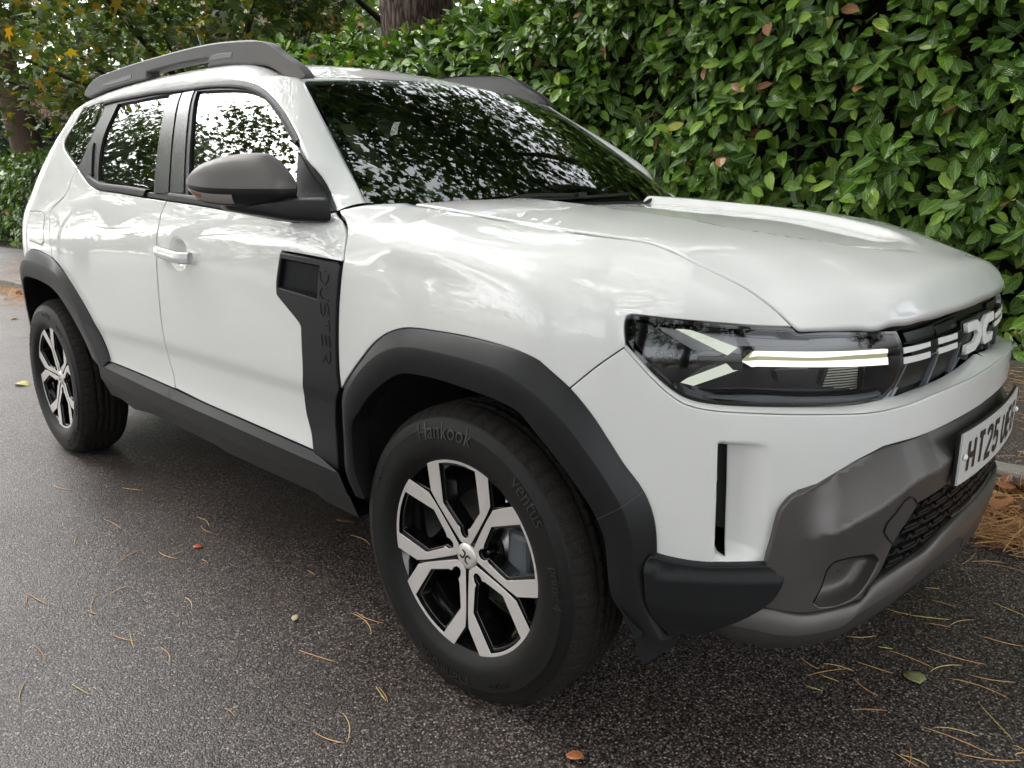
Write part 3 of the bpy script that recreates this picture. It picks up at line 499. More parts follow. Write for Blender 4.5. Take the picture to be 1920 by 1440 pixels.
GUIDE=emit('light_guide_glow',(.86,.84,.50),.085)
MIRRORCAP=simple('mirror_cap_grey',(.135,.125,.120),.40,metal=.25,bump=(1100.,.1,.0005,2))
MIRRORG=simple('mirror_glass',(.7,.7,.7),.02,metal=1.)
AMBER=simple('amber_lamp',(.35,.12,.06),.2); CLEARL=simple('clear_indicator',(.34,.31,.29),.12,spec=.8)
# ------------------------------------------------------------------ the car
CAR=thing('parked_car','white five-door off-road style car with dark grey cladding and lit headlight, parked by the hedge','car',(0,0,0))
def arr(k): return np.array(D[k],float)
def mir(P): P=np.array(P,float); return np.stack([2*UM-P[:,0],P[:,1]],-1)
def sst(a,b,x): t=np.clip((x-a)/(b-a),0,1); return t*t*(3-2*t)
BODY.meet(HOOD.at(np.array(D['hood_gap'])))
# ---- painted flank panels
hc=np.array(D['handle']).mean(0); t=np.linspace(0,2*math.pi,22)[:-1]
cup=np.stack([hc[0]-.004+.060*np.cos(t),hc[1]+.002+.050*np.sin(t)],-1)
fd,_=both('front_door',panel_mesh('front_door',D['front_door'],BODY,PAINT,holes=[cup],gap=.0032),CAR)
rd,_=both('rear_door',panel_mesh('rear_door',D['rear_door'],BODY,PAINT,gap=.0032),CAR)
qp,_=both('quarter_panel',panel_mesh('quarter_panel',D['quarter_panel'],BODY,PAINT),CAR)
ff,_=both('front_fender',panel_mesh('front_fender',D['front_fender'],BODY,PAINT,res=.017),CAR)
# ---- bonnet
hg=arr('hood_gap'); he=arr('hood_edge'); rear=np.array([(-.365,-.6),(-.33,-.45),(-.30,-.25),(-.285,0)])
half=np.concatenate([rear[:3][::-1][::-1][::-1],hg,he[1:-1]]) if False else np.concatenate([hg,he[1:-1],[(.792,0)]])
hp=np.concatenate([half,(half[:-1]*[1,-1])[::-1],(rear[:3]*[1,-1])[:, :][[0,1,2]],rear[3:],rear[:3][::-1]])
def recess(uv):
    x=uv[:,0]; y=np.abs(uv[:,1])
    w=np.interp(x,[-.4,-.1,.1,.33,.47,.56,.64],[.27,.29,.32,.31,.25,.17,.06])
    return -.024*(1-sst(w-.02,w+.040,y))*(1-sst(.52,.655,x+.25*y))
bonnet=link('bonnet',panel_mesh('bonnet',hp,HOOD,PAINT,res=.016,offf=recess,th=.03,bev=.005,gap=.0025,edge_mat=VOID),CAR)
# ---- front bumper: painted upper part, one skin from wheel to wheel
ri=arr('ridge'); fb=arr('front_bumper_half'); cz=D['bump_top_c'][1]; rc=ri[-1]
half=np.concatenate([fb,[D['bump_top_c']]])
top=ri[1:][::-1]
poly=np.concatenate([half,mir(half)[::-1],mir(ri[1:]),top])
sc_=arr('scoop'); rl3=np.array(D['ramp_l']); rl2=np.stack([u_of(rl3[:,0],rl3[:,1]),rl3[:,2]],-1)
slit=np.concatenate([[sc_[0]+[.001,-.001]],rl2,[sc_[-3]+[.0,.012]],[sc_[-2]],[sc_[-1]]])
def scoop_depth(uv):
    """air curtain: the skin falls away towards the slit at the corner"""
    u=np.where(uv[:,0]>UM,2*UM-uv[:,0],uv[:,0]); z=uv[:,1]
    uL=np.interp(z,sc_[[-3,-2,-1,0],1],sc_[[-3,-2,-1,0],0]); uR=np.interp(z,sc_[5:1:-1,1],sc_[5:1:-1,0])
    s_=np.clip((u-uL)/(uR-uL),0,1); t_,b_=sc_[0,1],sc_[5,1]
    return -.060*(1-s_)**1.15*(u>uL-.0005)*sst(-.001,.006,t_-z)*sst(.0,.022,z-b_)
front_bumper=link('front_bumper',panel_mesh('front_bumper',poly,BODY,PAINT,res=.0095,holes=[slit,mir(slit)],th=.05,bev=.003,gap=.0005,offf=scoop_depth),CAR)
# shelf between the ridge and the lamp / grille
li=arr('lip_in'); n=60
a=BODY.at(rs(ri,n)); b=LAMP.at(rs(li,n),-.012); half_r=np.concatenate([rs(ri,n),mir(rs(ri,n))[::-1][1:]])
for s_ in (0,):
    o1=rs(ri,n); o2=rs(li,n); o1=np.concatenate([o1,[(UM,ri[-1][1])]]); o2=np.concatenate([o2,[(UM,li[-1][1])]])
    A=BODY.at(o1,-.001)+[0,0,.0015]; B_=LAMP.at(o2,-.010); M_=(A+B_)/2+[0,0,.003]
    both('bumper_shelf',loft_mesh('bumper_shelf',[A,M_,B_],PAINT),front_bumper)
both('duct_void',loft_mesh('duct_void',[BODY.at(rs([sc_[0],sc_[-2]],6)+[-.02,0],-.055),BODY.at(rs([sc_[1],sc_[5]],6)+[.03,0],-.06)],VOID),front_bumper)
# ---- lower bumper in grey-bronze plastic with intake and lamp recess
bt=arr('b_bump_top'); sk=arr('b_skid')
capin=np.array([(.735,.44),(.728,.40),(.725,.385)])
half=np.concatenate([bt[:-1]+[0,.004],[(UM,bt[-1][1]+.004)]])
low=np.concatenate([sk,[(UM,.458)]])
half_poly=np.concatenate([capin[::-1][::-1],])
me_=arr('b_mesh'); mesh_up=me_[:9]; mesh_lo=np.array([(1.293,.453),(1.155,.446),(1.074,.428),(1.033,.417),(.985,.404)])
mesh_half=np.concatenate([mesh_up,[(UM,.518)]]); mesh_low=np.concatenate([[(UM,.462)],mesh_lo])
poly=np.concatenate([low,mir(low)[::-1][1:],mir(capin[::-1]),mir(half)[:-1],half[::-1],capin])
mesh_hole=np.concatenate([mesh_half,mir(mesh_half)[::-1][1:],mir(mesh_low)[1:][:],mesh_low[::-1][:0],])
mh=np.concatenate([mesh_half,mir(mesh_half)[::-1][1:],mir(mesh_lo)[::-1],[(UM,.462)],mesh_lo])
fg=arr('b_fog')
lower=link('lower_bumper',panel_mesh('lower_bumper',poly,BUMP,BRONZE,res=.009,lines=[CREASE[1:],mir(CREASE[1:])],holes=[mh,fg,mir(fg)],th=.03,gap=.001,bev=.004),CAR)
# fog recess bowl
def bowl(poly,S,depth,name,m,parent):
    P=smooth_closed(poly,.012); P=P if area(P)>0 else P[::-1]; c=P.mean(0); L=[]
    for t,d in ((1.0,-.001),(.93,-depth*.45),(.80,-depth*.85),(.55,-depth),(.25,-depth),(.03,-depth)):
        q=c+(P-c)*t; q=np.concatenate([q,q[:1]]); L.append(S.at(q,d))
    return loft_mesh(name,L,m)
both('lamp_recess',bowl(fg,BUMP,.045,'lamp_recess',BRONZE,lower),lower)
# intake backing and mesh pattern
lower_back=panel_mesh('intake_backing',mh,BUMP,VOID,off=-.022,th=.004,gap=-.012,res=.05); link('intake_backing',lower_back,lower)
def surf_bar(S,p,q,w,off,th,n=2):
    """a short bar lying on S between two parameter points"""
    p=np.array(p,float);q=np.array(q,float); d=(q-p)/max(1e-9,np.hypot(*(q-p))); s=np.array([-d[1],d[0]])*w/2
    ts=np.linspace(0,1,n+1); V=[]
    for t in ts:
        c=p+(q-p)*t
        for uv,o in ((c-s,off-th),(c-s*.8,off),(c+s*.8,off),(c+s,off-th)): V.append(S.at(uv[None],o)[0])
    F=[]
    for i in range(n):
        for k in range(3): F.append((4*i+k,4*i+4+k,4*i+5+k,4*i+k+1))
    F+=[(0,1,2,3),(4*n+3,4*n+2,4*n+1,4*n)]; return V,F
V=[];F=[]
for r_i in range(9):
    z=.385+r_i*.0215
    for k in range(-14,15):
        u=UM+(k+.5*(r_i%2))*.066
        seg=[((u-.024,z),(u+.024,z)),((u-.024,z),(u-.033,z+.0107)),((u+.024,z),(u+.033,z+.0107)),((u-.018,z+.008),(u+.020,z+.008))]
        for p,q in seg:
            if inside(np.array([p,q]),mh).all():
                v,f=surf_bar(BUMP,p,q,.0065,-.005,.012,1); b0=len(V); V+=v; F+=[tuple(b0+i for i in ff_) for ff_ in f]
link('intake_mesh',mesh_data('intake_mesh',V,F,False,None,[TRIM2]),lower,kind='stuff')
tw=arr('b_tow'); 
V=[];F=[]
for i in range(len(tw)-1):
    v,f=surf_bar(BUMP,tw[i],tw[i+1],.0022,.0035,.004,1); b0=len(V); V+=v; F+=[tuple(b0+j for j in ff_) for ff_ in f]
link('tow_cover_seam',mesh_data('tow_cover_seam',V,F,False,None,[VOID]),lower)
# skid plate below
sb=arr('b_skid_bot'); sku=np.concatenate([[(.66,.372)],sk,[(UM,.456)]]); skl=np.concatenate([[(.64,.31)],sb[2:-1],[(UM,.372)]])
n=50; sku[:,1]-=.006*sst(.95,1.1,sku[:,0]); sku[-2:,1]=.437; skl[-3:,1]=[.330,.338,.341]; top_=rs(sku,n); bot_=rs(skl,n); L=[]
for t,o in ((0,-.03),(0,.002),(.03,.006),(.5,.008),(.92,.0),(1.,-.012),(1.0,-.10)): L.append(BUMP.at(top_*(1-t)+bot_*t,o-.02*(1-sst(.62,.80,(top_*(1-t)+bot_*t)[:,0]))))
L=[np.concatenate([l,(l*[1,-1,1])[::-1][1:]]) for l in L]
link('skid_plate',loft_mesh('skid_plate',L[::-1],BRONZE,crease=(3,)),CAR)
# ---- headlights
def lamp_side():
    hl=link('headlight',panel_mesh('headlight',D['lamp'],LAMP,GBLACK,off=-.045,th=.004,gap=.004,res=.03),CAR)
    P=smooth_closed(D['lamp'],.012); P=P if area(P)>0 else P[::-1]
    q=np.concatenate([P,P[:1]]); qi=inset(P,.007); qi=np.concatenate([qi,qi[:1]])
    rim=loft_mesh('lamp_surround',[LAMP.at(q,-.03),LAMP.at(q,-.001),LAMP.at(qi,-.0015),LAMP.at(qi,-.045)],GBLACK,crease=(1,2))
    r=link('lamp_surround',rim,hl)
    ln=link('lamp_lens',panel_mesh('lamp_lens',D['lamp'],LAMP,LENS,off=.0,th=.002,gap=.005,res=.02,bev=.001),hl)
    for k,m in (('hl_main1',LED),('hl_main2',LED),('hl_bars_top',LED2),('hl_bars_low',LED2)):
        link('light_bar',panel_mesh('light_bar',D[k],LAMP,m,off=-.018,th=.012,gap=.0006,bev=.001,res=.03,corner=25),hl)
    gd=np.concatenate([np.array(D['hl_main1'])[5:10][:, :],np.array(D['hl_main2'])[1:6][:, :]]) if False else None
    a1=np.array(D['hl_main1']);a2=np.array(D['hl_main2'])
    link('light_guide',panel_mesh('light_guide',np.concatenate([a1[6:][::1],a2[:6]]) if False else np.array([a1[0]+[0,.0],a1[4]+[0,-.004],a2[5]+[0,.004],a2[0]]),LAMP,GUIDE,off=-.022,th=.008,gap=.0005,bev=.0008,res=.03,corner=25),hl)
    # shelf at the light bars, reflected sky put into its pale grey, and the projector boxes below
    for nm,pl,m,o,t in (('lamp_shelf',[(.50,.915),(.60,.905),(.70,.896),(.80,.890),(.80,.880),(.66,.880),(.585,.872),(.53,.885)],SHELF,-.022,.01),
                      ('lamp_housing',[(.452,.925),(.49,.918),(.585,.873),(.588,.838),(.555,.815),(.53,.815),(.50,.845),(.458,.885)],GBLACK,-.012,.02),
                      ('light_divider',[(.588,.862),(.637,.862),(.650,.870),(.672,.868),(.672,.838),(.655,.838),(.640,.852),(.588,.854)],TRIM2,-.017,.01),
                      ('lamp_reflector',[(.842,.836),(.905,.834),(.908,.786),(.832,.798)],REFL,-.03,.01),
                      ('lamp_reflector',[(.735,.838),(.80,.838),(.80,.80),(.745,.81)],GBLACK,-.026,.012),
                      ('lamp_reflector',[(.915,.835),(.985,.834),(.975,.79),(.916,.785)],GBLACK,-.026,.012),
                      ('lamp_sill',[(.60,.788),(.70,.778),(.80,.770),(.91,.762),(.985,.766),(.995,.785),(.93,.778),(.80,.782),(.70,.789)],LSILL,-.010,.012)):
        link(nm,panel_mesh(nm,pl,LAMP,m,off=o,th=t,gap=.0005,bev=.0015,res=.03,corner=20),hl)
    # small raised lettering on the outer housing
    me=text_mesh('lamp_lettering','DACIA',.0125,LAMPTXT,.0004)
    def fn(c):
        uv=np.stack([.526+c[:,0]*1.25,.866+c[:,1]-c[:,0]*.06],-1); return LAMP.at(uv,-.0105+c[:,2])
    link('lamp_lettering',warp(me,fn),hl)
    return hl
LSILL=simple('lamp_sill_pale',(.26,.28,.30),.3)
SHELF=simple('lamp_shelf_sky_grey',(.30,.29,.30),.3,spec=.6); SHELF2=simple('lamp_sill_grey',(.12,.13,.14),.25); LAMPTXT=simple('lamp_text',(.10,.10,.11),.4)
REFL,nt,b=mat('ribbed_reflector'); setp(b,base=(.22,.225,.21),rough=.25,metal=.9)
wv=node(nt,'ShaderNodeTexWave',Scale=60.); wv.bands_direction='Z'; tc=node(nt,'ShaderNodeTexCoord'); nt.links.new(tc.outputs['Object'],wv.inputs['Vector']); bp=node(nt,'ShaderNodeBump',Strength=.8,Distance=.004); nt.links.new(wv.outputs['Fac'],bp.inputs['Height']); nt.links.new(bp.outputs[0],b.inputs['Normal'])
hl=lamp_side()
def copy_tree_mirrored(o,parent):
    c=bpy.data.objects.new(o.name,mirrored(o.data)); COL.objects.link(c); c.parent=parent
    for k in o.keys():
        if isinstance(o[k],str): c[k]=o[k]
    for m in o.modifiers:
        q=c.modifiers.new(m.name,m.type)
        for p in m.bl_rna.properties:
            if not p.is_readonly and p.identifier not in ('name','show_expanded'):
                try: setattr(q,p.identifier,getattr(m,p.identifier))
                except Exception: pass
    for ch in o.children: copy_tree_mirrored(ch,c)
    return c
copy_tree_mirrored(hl,CAR)
# ---- grille between the lamps
gi=[p for p in D['lamp'] if p[0]>.98]
gtop=[(1.0,.889),(1.06,.892),(1.13,.895),(1.2,.898),(UM,.902)]; gbot=[(UM,.793),(1.232,.779),(1.127,.765),(1.03,.757),(.985,.757)]
gl=np.array(gtop); gb=np.array(gbot); ge=np.array([(1.009,.784),(1.021,.815),(1.015,.854),(1.008,.872)])
poly=np.concatenate([gb[1:],ge,gl,mir(gl)[::-1][1:],mir(ge)[::-1],mir(gb)[::-1]])[:]
grille=link('grille',panel_mesh('grille',poly,LAMP,GRILLEB,off=-.03,th=.01,gap=.001,res=.04),CAR)
def gpart(nm,pl,m,o,t,bev=.001,corner=25,par=None):
    for q in (np.array(pl),mir(pl)): link(nm,panel_mesh(nm,q,LAMP,m,off=o,th=t,gap=.0003,bev=bev,res=.03,corner=corner),par or grille)
cell=[(1.013,1.108),(1.117,1.215),(1.224,1.432)]
for i,(u0,u1) in enumerate(cell):
    if i<2:
        gpart('grille_cell',[(u0-.002,.868),(u1+.001,.872),(u1-.004,.894),(u0-.012,.889)],GRILLEB,-.020,.012,.002)
        gpart('grille_block',[(u0,.838),(u1,.843),(u1+.001,.868),(u0,.866)],GRILLEB,-.006,.025,.002)
        gpart('grille_cell',[(u0-.035,.775),(u1-.035,.782),(u1-.004,.834),(u0-.004,.829)],GRILLEB,-.018,.012,.002)
        gpart('grille_edge',[(u0-.042,.768),(u0-.036,.768),(u0-.001,.836),(u0-.006,.836)],SHELF2,-.008,.012,.001)
        gpart('grille_edge',[(u1-.030,.778),(u1-.025,.778),(u1+.004,.838),(u1,.838)],SHELF2,-.008,.012,.001)
        gpart('grille_edge',[(u0-.001,.832),(u1+.002,.837),(u1+.002,.841),(u0-.001,.836)],SHELF2,-.006,.012,.001)
for k in ('dash1','dash1b','dash2','dash2b'): gpart('grille_dash',D[k],WHITEP,-.0035,.004,.0008,20)
# emblem: two facing bracket shapes
em=np.array([(-.098,.0345),(-.037,.0345),(-.014,.023),(-.0045,.006),(-.0045,-.006),(-.014,-.023),(-.037,-.0345),(-.098,-.0345),(-.098,-.0135),(-.046,-.0135),(-.031,-.004),(-.031,.004),(-.046,.0135),(-.098,.0135)])+[UM,.8445]
gpart('emblem',em[::-1],WHITEP,.003,.008,.0015,20)
gpart('grille_block',[(1.222,.806),(UM-.0005,.806),(UM-.0005,.885),(1.222,.883)],GRILLEB,-.012,.02,.002)
gpart('grille_edge',[(1.195,.786),(1.200,.786),(1.225,.806),(1.22,.806)],SHELF2,-.008,.012,.001)
gpart('grille_edge',[(1.262,.792),(1.267,.792),(1.282,.806),(1.277,.806)],SHELF2,-.008,.012,.001)
# black gap panel above the lamps, under the bonnet
link('slam_panel',panel_mesh('slam_panel',np.concatenate([[(.45,.915),(.76,.90),(1.0,.885),(UM,.895)],[(UM,.93),(1.0,.92),(.76,.93),(.45,.945)]]),LAMP,VOID,off=-.05,th=.01,res=.05),CAR)
# ---- number plate
pl_w,pl_h=.52,.111; zc=.6183
def plate_at(c,d=0.):
    y=c[:,0]; x=.8555-.2*(y*y)+d+c[:,2]; return np.stack([x,y,zc+c[:,1]],-1)
g=[];F=[];nx=16
for s in (0,1):
    for j in (0,1):
        for i in range(nx+1): g.append((-pl_w/2+pl_w*i/nx,-pl_h/2+pl_h*j,-.004*s))
row=lambda s,j,i:(s*2+j)*(nx+1)+i
for i in range(nx):
    F.append((row(0,0,i),row(0,0,i+1),row(0,1,i+1),row(0,1,i))); F.append((row(0,1,i),row(0,1,i+1),row(1,1,i+1),row(1,1,i))); F.append((row(1,0,i),row(1,0,i+1),row(0,0,i+1),row(0,0,i)))
F+=[(row(0,0,0),row(0,1,0),row(1,1,0),row(1,0,0)),(row(1,0,nx),row(1,1,nx),row(0,1,nx),row(0,0,nx))]
plate=link('number_plate',mesh_data('number_plate',plate_at(np.array(g)),F,False,None,[PLATE]),CAR)
# characters drawn with strokes in plate proportions (50 x 79 mm)
ST={'H':[[(0,0),(0,1)],[(1,0),(1,1)],[(0,.5),(1,.5)]],'T':[[(0,1),(1,1)],[(.5,0),(.5,1)]],'2':[[(0,.80),(.12,.95),(.35,1),(.65,1),(.9,.93),(1,.78),(.95,.6),(.05,.12),(0,0),(1,0)]],
    '5':[[(.95,1),(.08,1),(.03,.52),(.3,.58),(.65,.58),(.92,.47),(1,.3),(.92,.1),(.65,0),(.3,0),(.06,.08),(0,.2)]],'U':[[(0,1),(0,.25),(.1,.08),(.32,0),(.68,0),(.9,.08),(1,.25),(1,1)]],
    'E':[[(1,1),(0,1),(0,0),(1,0)],[(0,.52),(.85,.52)]],'G':[[(1,.78),(.9,.93),(.65,1),(.35,1),(.1,.93),(0,.78),(0,.22),(.1,.07),(.35,0),(.65,0),(.9,.07),(1,.22),(1,.48),(.55,.48)]]}
def stroke(pts,w):
    P=np.array(pts,float);d=np.gradient(P,axis=0) if len(P)>2 else np.array([P[1]-P[0]]*2); V=[];F=[]
    for i in range(len(P)):
        if 0<i<len(P)-1:
            a=P[i]-P[i-1];b=P[i+1]-P[i];a/=np.hypot(*a);b/=np.hypot(*b);nn=np.array([-a[1]-b[1],a[0]+b[0]]);nn/=max(.6,np.dot(nn,nn)/2)
        else:
            a=P[1]-P[0] if i==0 else P[-1]-P[-2];a/=np.hypot(*a);nn=np.array([-a[1],a[0]])
        V+=[P[i]+nn*w/2,P[i]-nn*w/2]
    for i in range(len(P)-1): F.append((2*i,2*i+1,2*i+3,2*i+2))
    return V,F
x=-.2225
for ch in 'HT25 UEG':
    if ch==' ': x+=.022; continue
    V=[];F=[]
    for s in ST[ch]:
        pts=[(x+.007+p[0]*.036,-.0395+.007+p[1]*.065) for p in s]
        ext=[]
        v,f=stroke(pts,.014 if ch!='G' else .013); b0=len(V); V+=v;F+=[tuple(b0+i for i in q) for q in f]
    V=np.array([(a[0],a[1],.0012) for a in V])
    # square stroke ends
    link('plate_character',mesh_data('plate_character',plate_at(V),F,False,None,[PLATEB]),plate)
    x+=.061
for sx in (-.243,.243):
    t=np.linspace(0,math.pi/2,5); L=[]
    for a in t: L.append([plate_at(np.array([[sx+.0075*math.cos(a)*math.cos(w),.004+.0075*math.cos(a)*math.sin(w),.002+.006*math.sin(a)]]))[0] for w in np.linspace(0,2*math.pi,13)])
    link('plate_screw',loft_mesh('plate_screw',L,WHITEP),plate)
g=np.array([(-.262,-.0575,-.003),(.262,-.0575,-.003),(.262,.0575,-.003),(-.262,.0575,-.003)])
V=[];F=[]
for i in range(nx+1):
    y=-.264+.528*i/nx
    for z_,d_ in ((-.0575,-.0045),(.0575,-.0045),(.0575,-.010),(-.0575,-.010)): V.append((y,z_,d_))
for i in range(nx):
    for k in range(4): F.append((4*i+k,4*i+4+k,4*i+4+(k+1)%4,4*i+(k+1)%4))
F+=[(0,1,2,3),(4*nx+3,4*nx+2,4*nx+1,4*nx)]
link('plate_holder',mesh_data('plate_holder',plate_at(np.array(V)),F,False,None,[TRIM]),plate)
# ---- windows, frames, pillars
ring=D['dlo_bottom_f'][:-1]+D['dlo_front'][:-1]+D['seam_mid_up'][:-1]
wf,_=both('window_frame',panel_mesh('window_frame',ring,BODY,TRIM2,off=-.003,th=.02,gap=.001,res=.03,holes=[D['fglass']]),fd,_ if 0 else None) if 0 else (None,None)
def side_part(name,poly,m,par,**k):
    me=panel_mesh(name,poly,BODY,m,**k); return both(name,me,par[0],par[1])
FD=[o for o in CAR.children if o.name.startswith('front_door')]; RD=[o for o in CAR.children if o.name.startswith('rear_door')]; QP=[o for o in CAR.children if o.name.startswith('quarter')]; FF=[o for o in CAR.children if o.name.startswith('front_fender')]
side_part('window_frame',ring,TRIM2,FD,off=-.004,th=.02,gap=.001,res=.03,holes=[D['fglass']])
ringr=D['dlo_rear_top'][:-1]+D['rq_seam'][:-1]+D['dlo_bottom'][:-1]+D['seam_mid_up'][::-1][:-1]
side_part('window_frame',ringr,TRIM2,RD,off=-.004,th=.02,gap=.001,res=.03,holes=[D['rglass']])
side_part('window_pane',D['fglass'],GLASS,FD,off=-.013,th=.003,gap=-.004,res=.03,bev=.0005)
side_part('window_pane',D['rglass'],GLASS,RD,off=-.013,th=.003,gap=-.004,res=.03,bev=.0005)
side_part('quarter_window',D['qglass']+D['rq_seam'][::-1][1:-1],PRIVACY,QP,off=-.003,th=.004,gap=.0015,res=.03,bev=.001)
# pillar films: glossier blades either side of the door gap
def blade(a,b,w0,w1,par,nm='pillar_blade'):
    a=np.array(a);b=np.array(b); side_part(nm,[a,a+[w0,0],b+[w1,0],b],FILM if nm=='pillar_blade' else TRIM2,par,off=.0005,th=.006,gap=.001,res=.04)
sm=arr('seam_mid_up'); blade(sm[1]+[.004,0],sm[-1]+[.004,.022],.088,.098,FD); blade(sm[1]-[.098,0],sm[-1]+[-.118,.022],.094,.112,RD)
# belt moulding
def strip(line,w,off,th,m,par,nm):
    P=rs(line,40); d=np.gradient(P,axis=0); d/=np.hypot(d[:,0],d[:,1])[:,None]; s=np.stack([-d[:,1],d[:,0]],-1)
    L=[BODY.at(P+s*w*t,off+o) for t,o in ((0,-th),(0,0),(.15,.003),(.85,.003),(1,0),(1,-th))]
    me=loft_mesh(nm,L,m,crease=(1,4)); return both(nm,me,par[0],par[1])
strip(D['dlo_bottom'][1:-1],.024,.001,.02,TRIM,RD,'belt_moulding'); strip(D['dlo_bottom_f'][:-2],.024,.001,.02,TRIM,FD,'belt_moulding')
strip(D['dlo_front'][3:],.020,.002,.02,TRIM,FD,'frame_moulding')
strip(D['dlo_rear_top'],.020,.002,.02,TRIM,RD,'frame_moulding')
side_part('mirror_sail',D['sail'],TRIM,FD,off=.003,th=.02,res=.03)
side_part('door_handle',D['rear_grip'],TRIM,RD,off=.006,th=.02,res=.03,bev=.004)
# front door handle: cup and pull
both('handle_cup',panel_mesh('handle_cup',cup,BODY,PAINT,off=-.002,th=.004,res=.010,gap=-.004,bev=.001,offf=lambda uv:-.030*(1-sst(.25,1.05,np.hypot((uv[:,0]-hc[0]+.004)/.060,(uv[:,1]-hc[1]-.002)/.050)))),FD[0],FD[1])
ha=np.array(D['handle']); 
pts=rs([BODY.at((ha[0]+ha[-1])/2+[-.002,0],.006)]+[BODY.at((ha[0]+ha[-1])/2+[.02,0],.022),BODY.at(hc,.034),BODY.at((ha[2]+ha[4])/2-[.03,0],.032),BODY.at((ha[2]+ha[4])/2+[.0,0],.012)],16)
L=[]
for a in np.linspace(0,2*math.pi,13): L.append(pts+np.stack([0*pts[:,0],-.010*np.cos(a)*np.ones(16),.0175*np.sign(np.sin(a))*abs(np.sin(a))**.6*np.ones(16)],-1))
both('door_handle',loft_mesh('door_handle',L,PAINT,flip=True,caps=False),FD[0],FD[1])
# fuel flap outline
fl=smooth_closed(D['fuel'],.02); fl=fl if area(fl)>0 else fl[::-1]
link('fuel_flap',panel_mesh('fuel_flap',D['fuel'],BODY,PAINT,off=.0016,th=.003,gap=.001,res=.03,bev=.0012),QP[0])
link('fuel_flap_seam',panel_mesh('fuel_flap_seam',D['fuel'],BODY,VOID,off=.0004,th=.002,gap=-.0018,res=.03,bev=.0002),QP[0])
# ---- side vent trim with raised lettering
pk=D['pocket']
vent=side_part('side_vent_trim',D['trim'],TRIM,FD,off=.006,th=.022,gap=.0008,bev=.004,res=.02,holes=[pk],corner=30)
pk_=arr('pocket'); P=np.concatenate([pk_,pk_[:1]]); c=pk_.mean(0)
floor=[]
for p,d in zip(P,(-.006,-.045,-.045,-.006,-.006)): floor.append(BODY.at(p[None],d)[0])
both('vent_pocket',mesh_data('vent_pocket',list(BODY.at(P[:4],.004))+floor[:4],[(4,5,6,7)]+[((i+1)%4,i,4+i,4+(i+1)%4) for i in range(4)],False,None,[TRIM]),vent[0],vent[1])
# letters run down the trim, tops towards the front of the car
LT={'D':[[(0,.72),(0,.0),(.62,.0),(1,.32),(1,.68),(.62,1),(.25,1)]],'U':[[(0,1),(0,.3),(.3,0),(.7,0),(1,.3),(1,1)]],'S':[[(1,1),(.25,1),(0,.78),(.25,.53),(.75,.47),(1,.22),(.75,0),(0,0)]],'T':[[(0,1),(1,1)],[(.5,.78),(.5,0)]],'E':[[(1,1),(0,1)],[(0,.5),(.9,.5)],[(0,0),(1,0)]],'R':[[(0,0),(0,1),(.75,1),(1,.8),(1,.6),(.75,.42),(.35,.42)],[(.6,.3),(1,0)]]}
ztop,zbot,uc=.972,.735,-.448
for i,ch in enumerate('DUSTER'):
    z0=ztop-(ztop-zbot)*(i/5.93); hgt=(ztop-zbot)/6*.78; w=.034; V=[];F=[]
    for s in LT[ch]:
        for a,b in zip(s[:-1],s[1:]):
            q=[(uc-.012*i/6+(p[1]-.5)*w,z0-p[0]*hgt) for p in (a,b)]
            v,f=surf_bar(BODY,q[0],q[1],.0042,.0074,.004,1); b0=len(V); V+=v;F+=[tuple(b0+j for j in g_) for g_ in f]
    link('trim_letter',mesh_data('trim_letter',V,F,False,None,[LETTER]),vent[0])
# ---- wheel arch trims and sills
SEAM=simple('trim_seam_edge',(.05,.05,.052),.5)
def arch(pre,par_name,ext=None):
    o,m,i=[np.array(D[pre+k]) for k in ('out','mid','in')]
    if ext:
        o=np.concatenate([ext[0],o]); m=np.concatenate([ext[1],m]); i=np.concatenate([ext[2],i])
    n=90; o,m,i=rs(o,n),rs(m,n),rs(i,n)
    L=[BODY.at(o,-.012),BODY.at(o,.003),BODY.at(o*.93+m*.07,.0065),BODY.at(m*.96+o*.04,.0265),BODY.at(m*.94+i*.06,.0275),BODY.at(m*.06+i*.94,.0235),BODY.at(i,.021)]
    ri_=i-(i-[0 if 'f' in pre[5:] else -2.657,.36])*0; 
    inner=BODY.at(i,.021).copy(); inner[:,1]+=.05; L.append(inner)
    flip=pre.endswith('f_')
    me=loft_mesh('wheel_arch_trim',L,TRIM2,crease=(1,3,6),flip=False); both('wheel_arch_trim',me,CAR)
    k=int(n*(.80 if 'f' in pre[5:] else .52))
    for o_,sg in zip([c_ for c_ in CAR.children if c_.name.startswith('wheel_arch_trim')][-2:],(1,-1)):
        q=np.array([l[k] for l in L[1:7]])*[1,sg,1]; up=np.array([L[3][k+1]-L[3][k]])[0]*[1,sg,1]; up=up/np.linalg.norm(up)*.0009; ou=np.array([0,-.0012*sg,0])
        link('trim_seam',mesh_data('trim_seam',[p for r_ in q for p in (r_-up+ou,r_+up+ou)],[(2*i,2*i+1,2*i+3,2*i+2) for i in range(5)],False,None,[SEAM]),o_)
    # felt liner
    a=BODY.at(i,.004); b=a.copy(); b[:,1]=-.50; c0=b.copy(); cx=0 if pre=='arch_f_' else -2.657
    mid_=a.copy(); mid_[:,1]=-.84; ctr=np.array([cx,0,.36])
    for q,s in ((mid_,1.03),(b,1.06)):
        q[:,0]=cx+(q[:,0]-cx)*s; q[:,2]=.36+(q[:,2]-.36)*s
    back=np.tile([cx,-.50,.36],(n,1)); both('wheel_arch_liner',loft_mesh('wheel_arch_liner',[a,mid_,b,back],LINER),CAR)
def rev_(a): return np.array(a)[::-1]
arch('arch_f_','front')
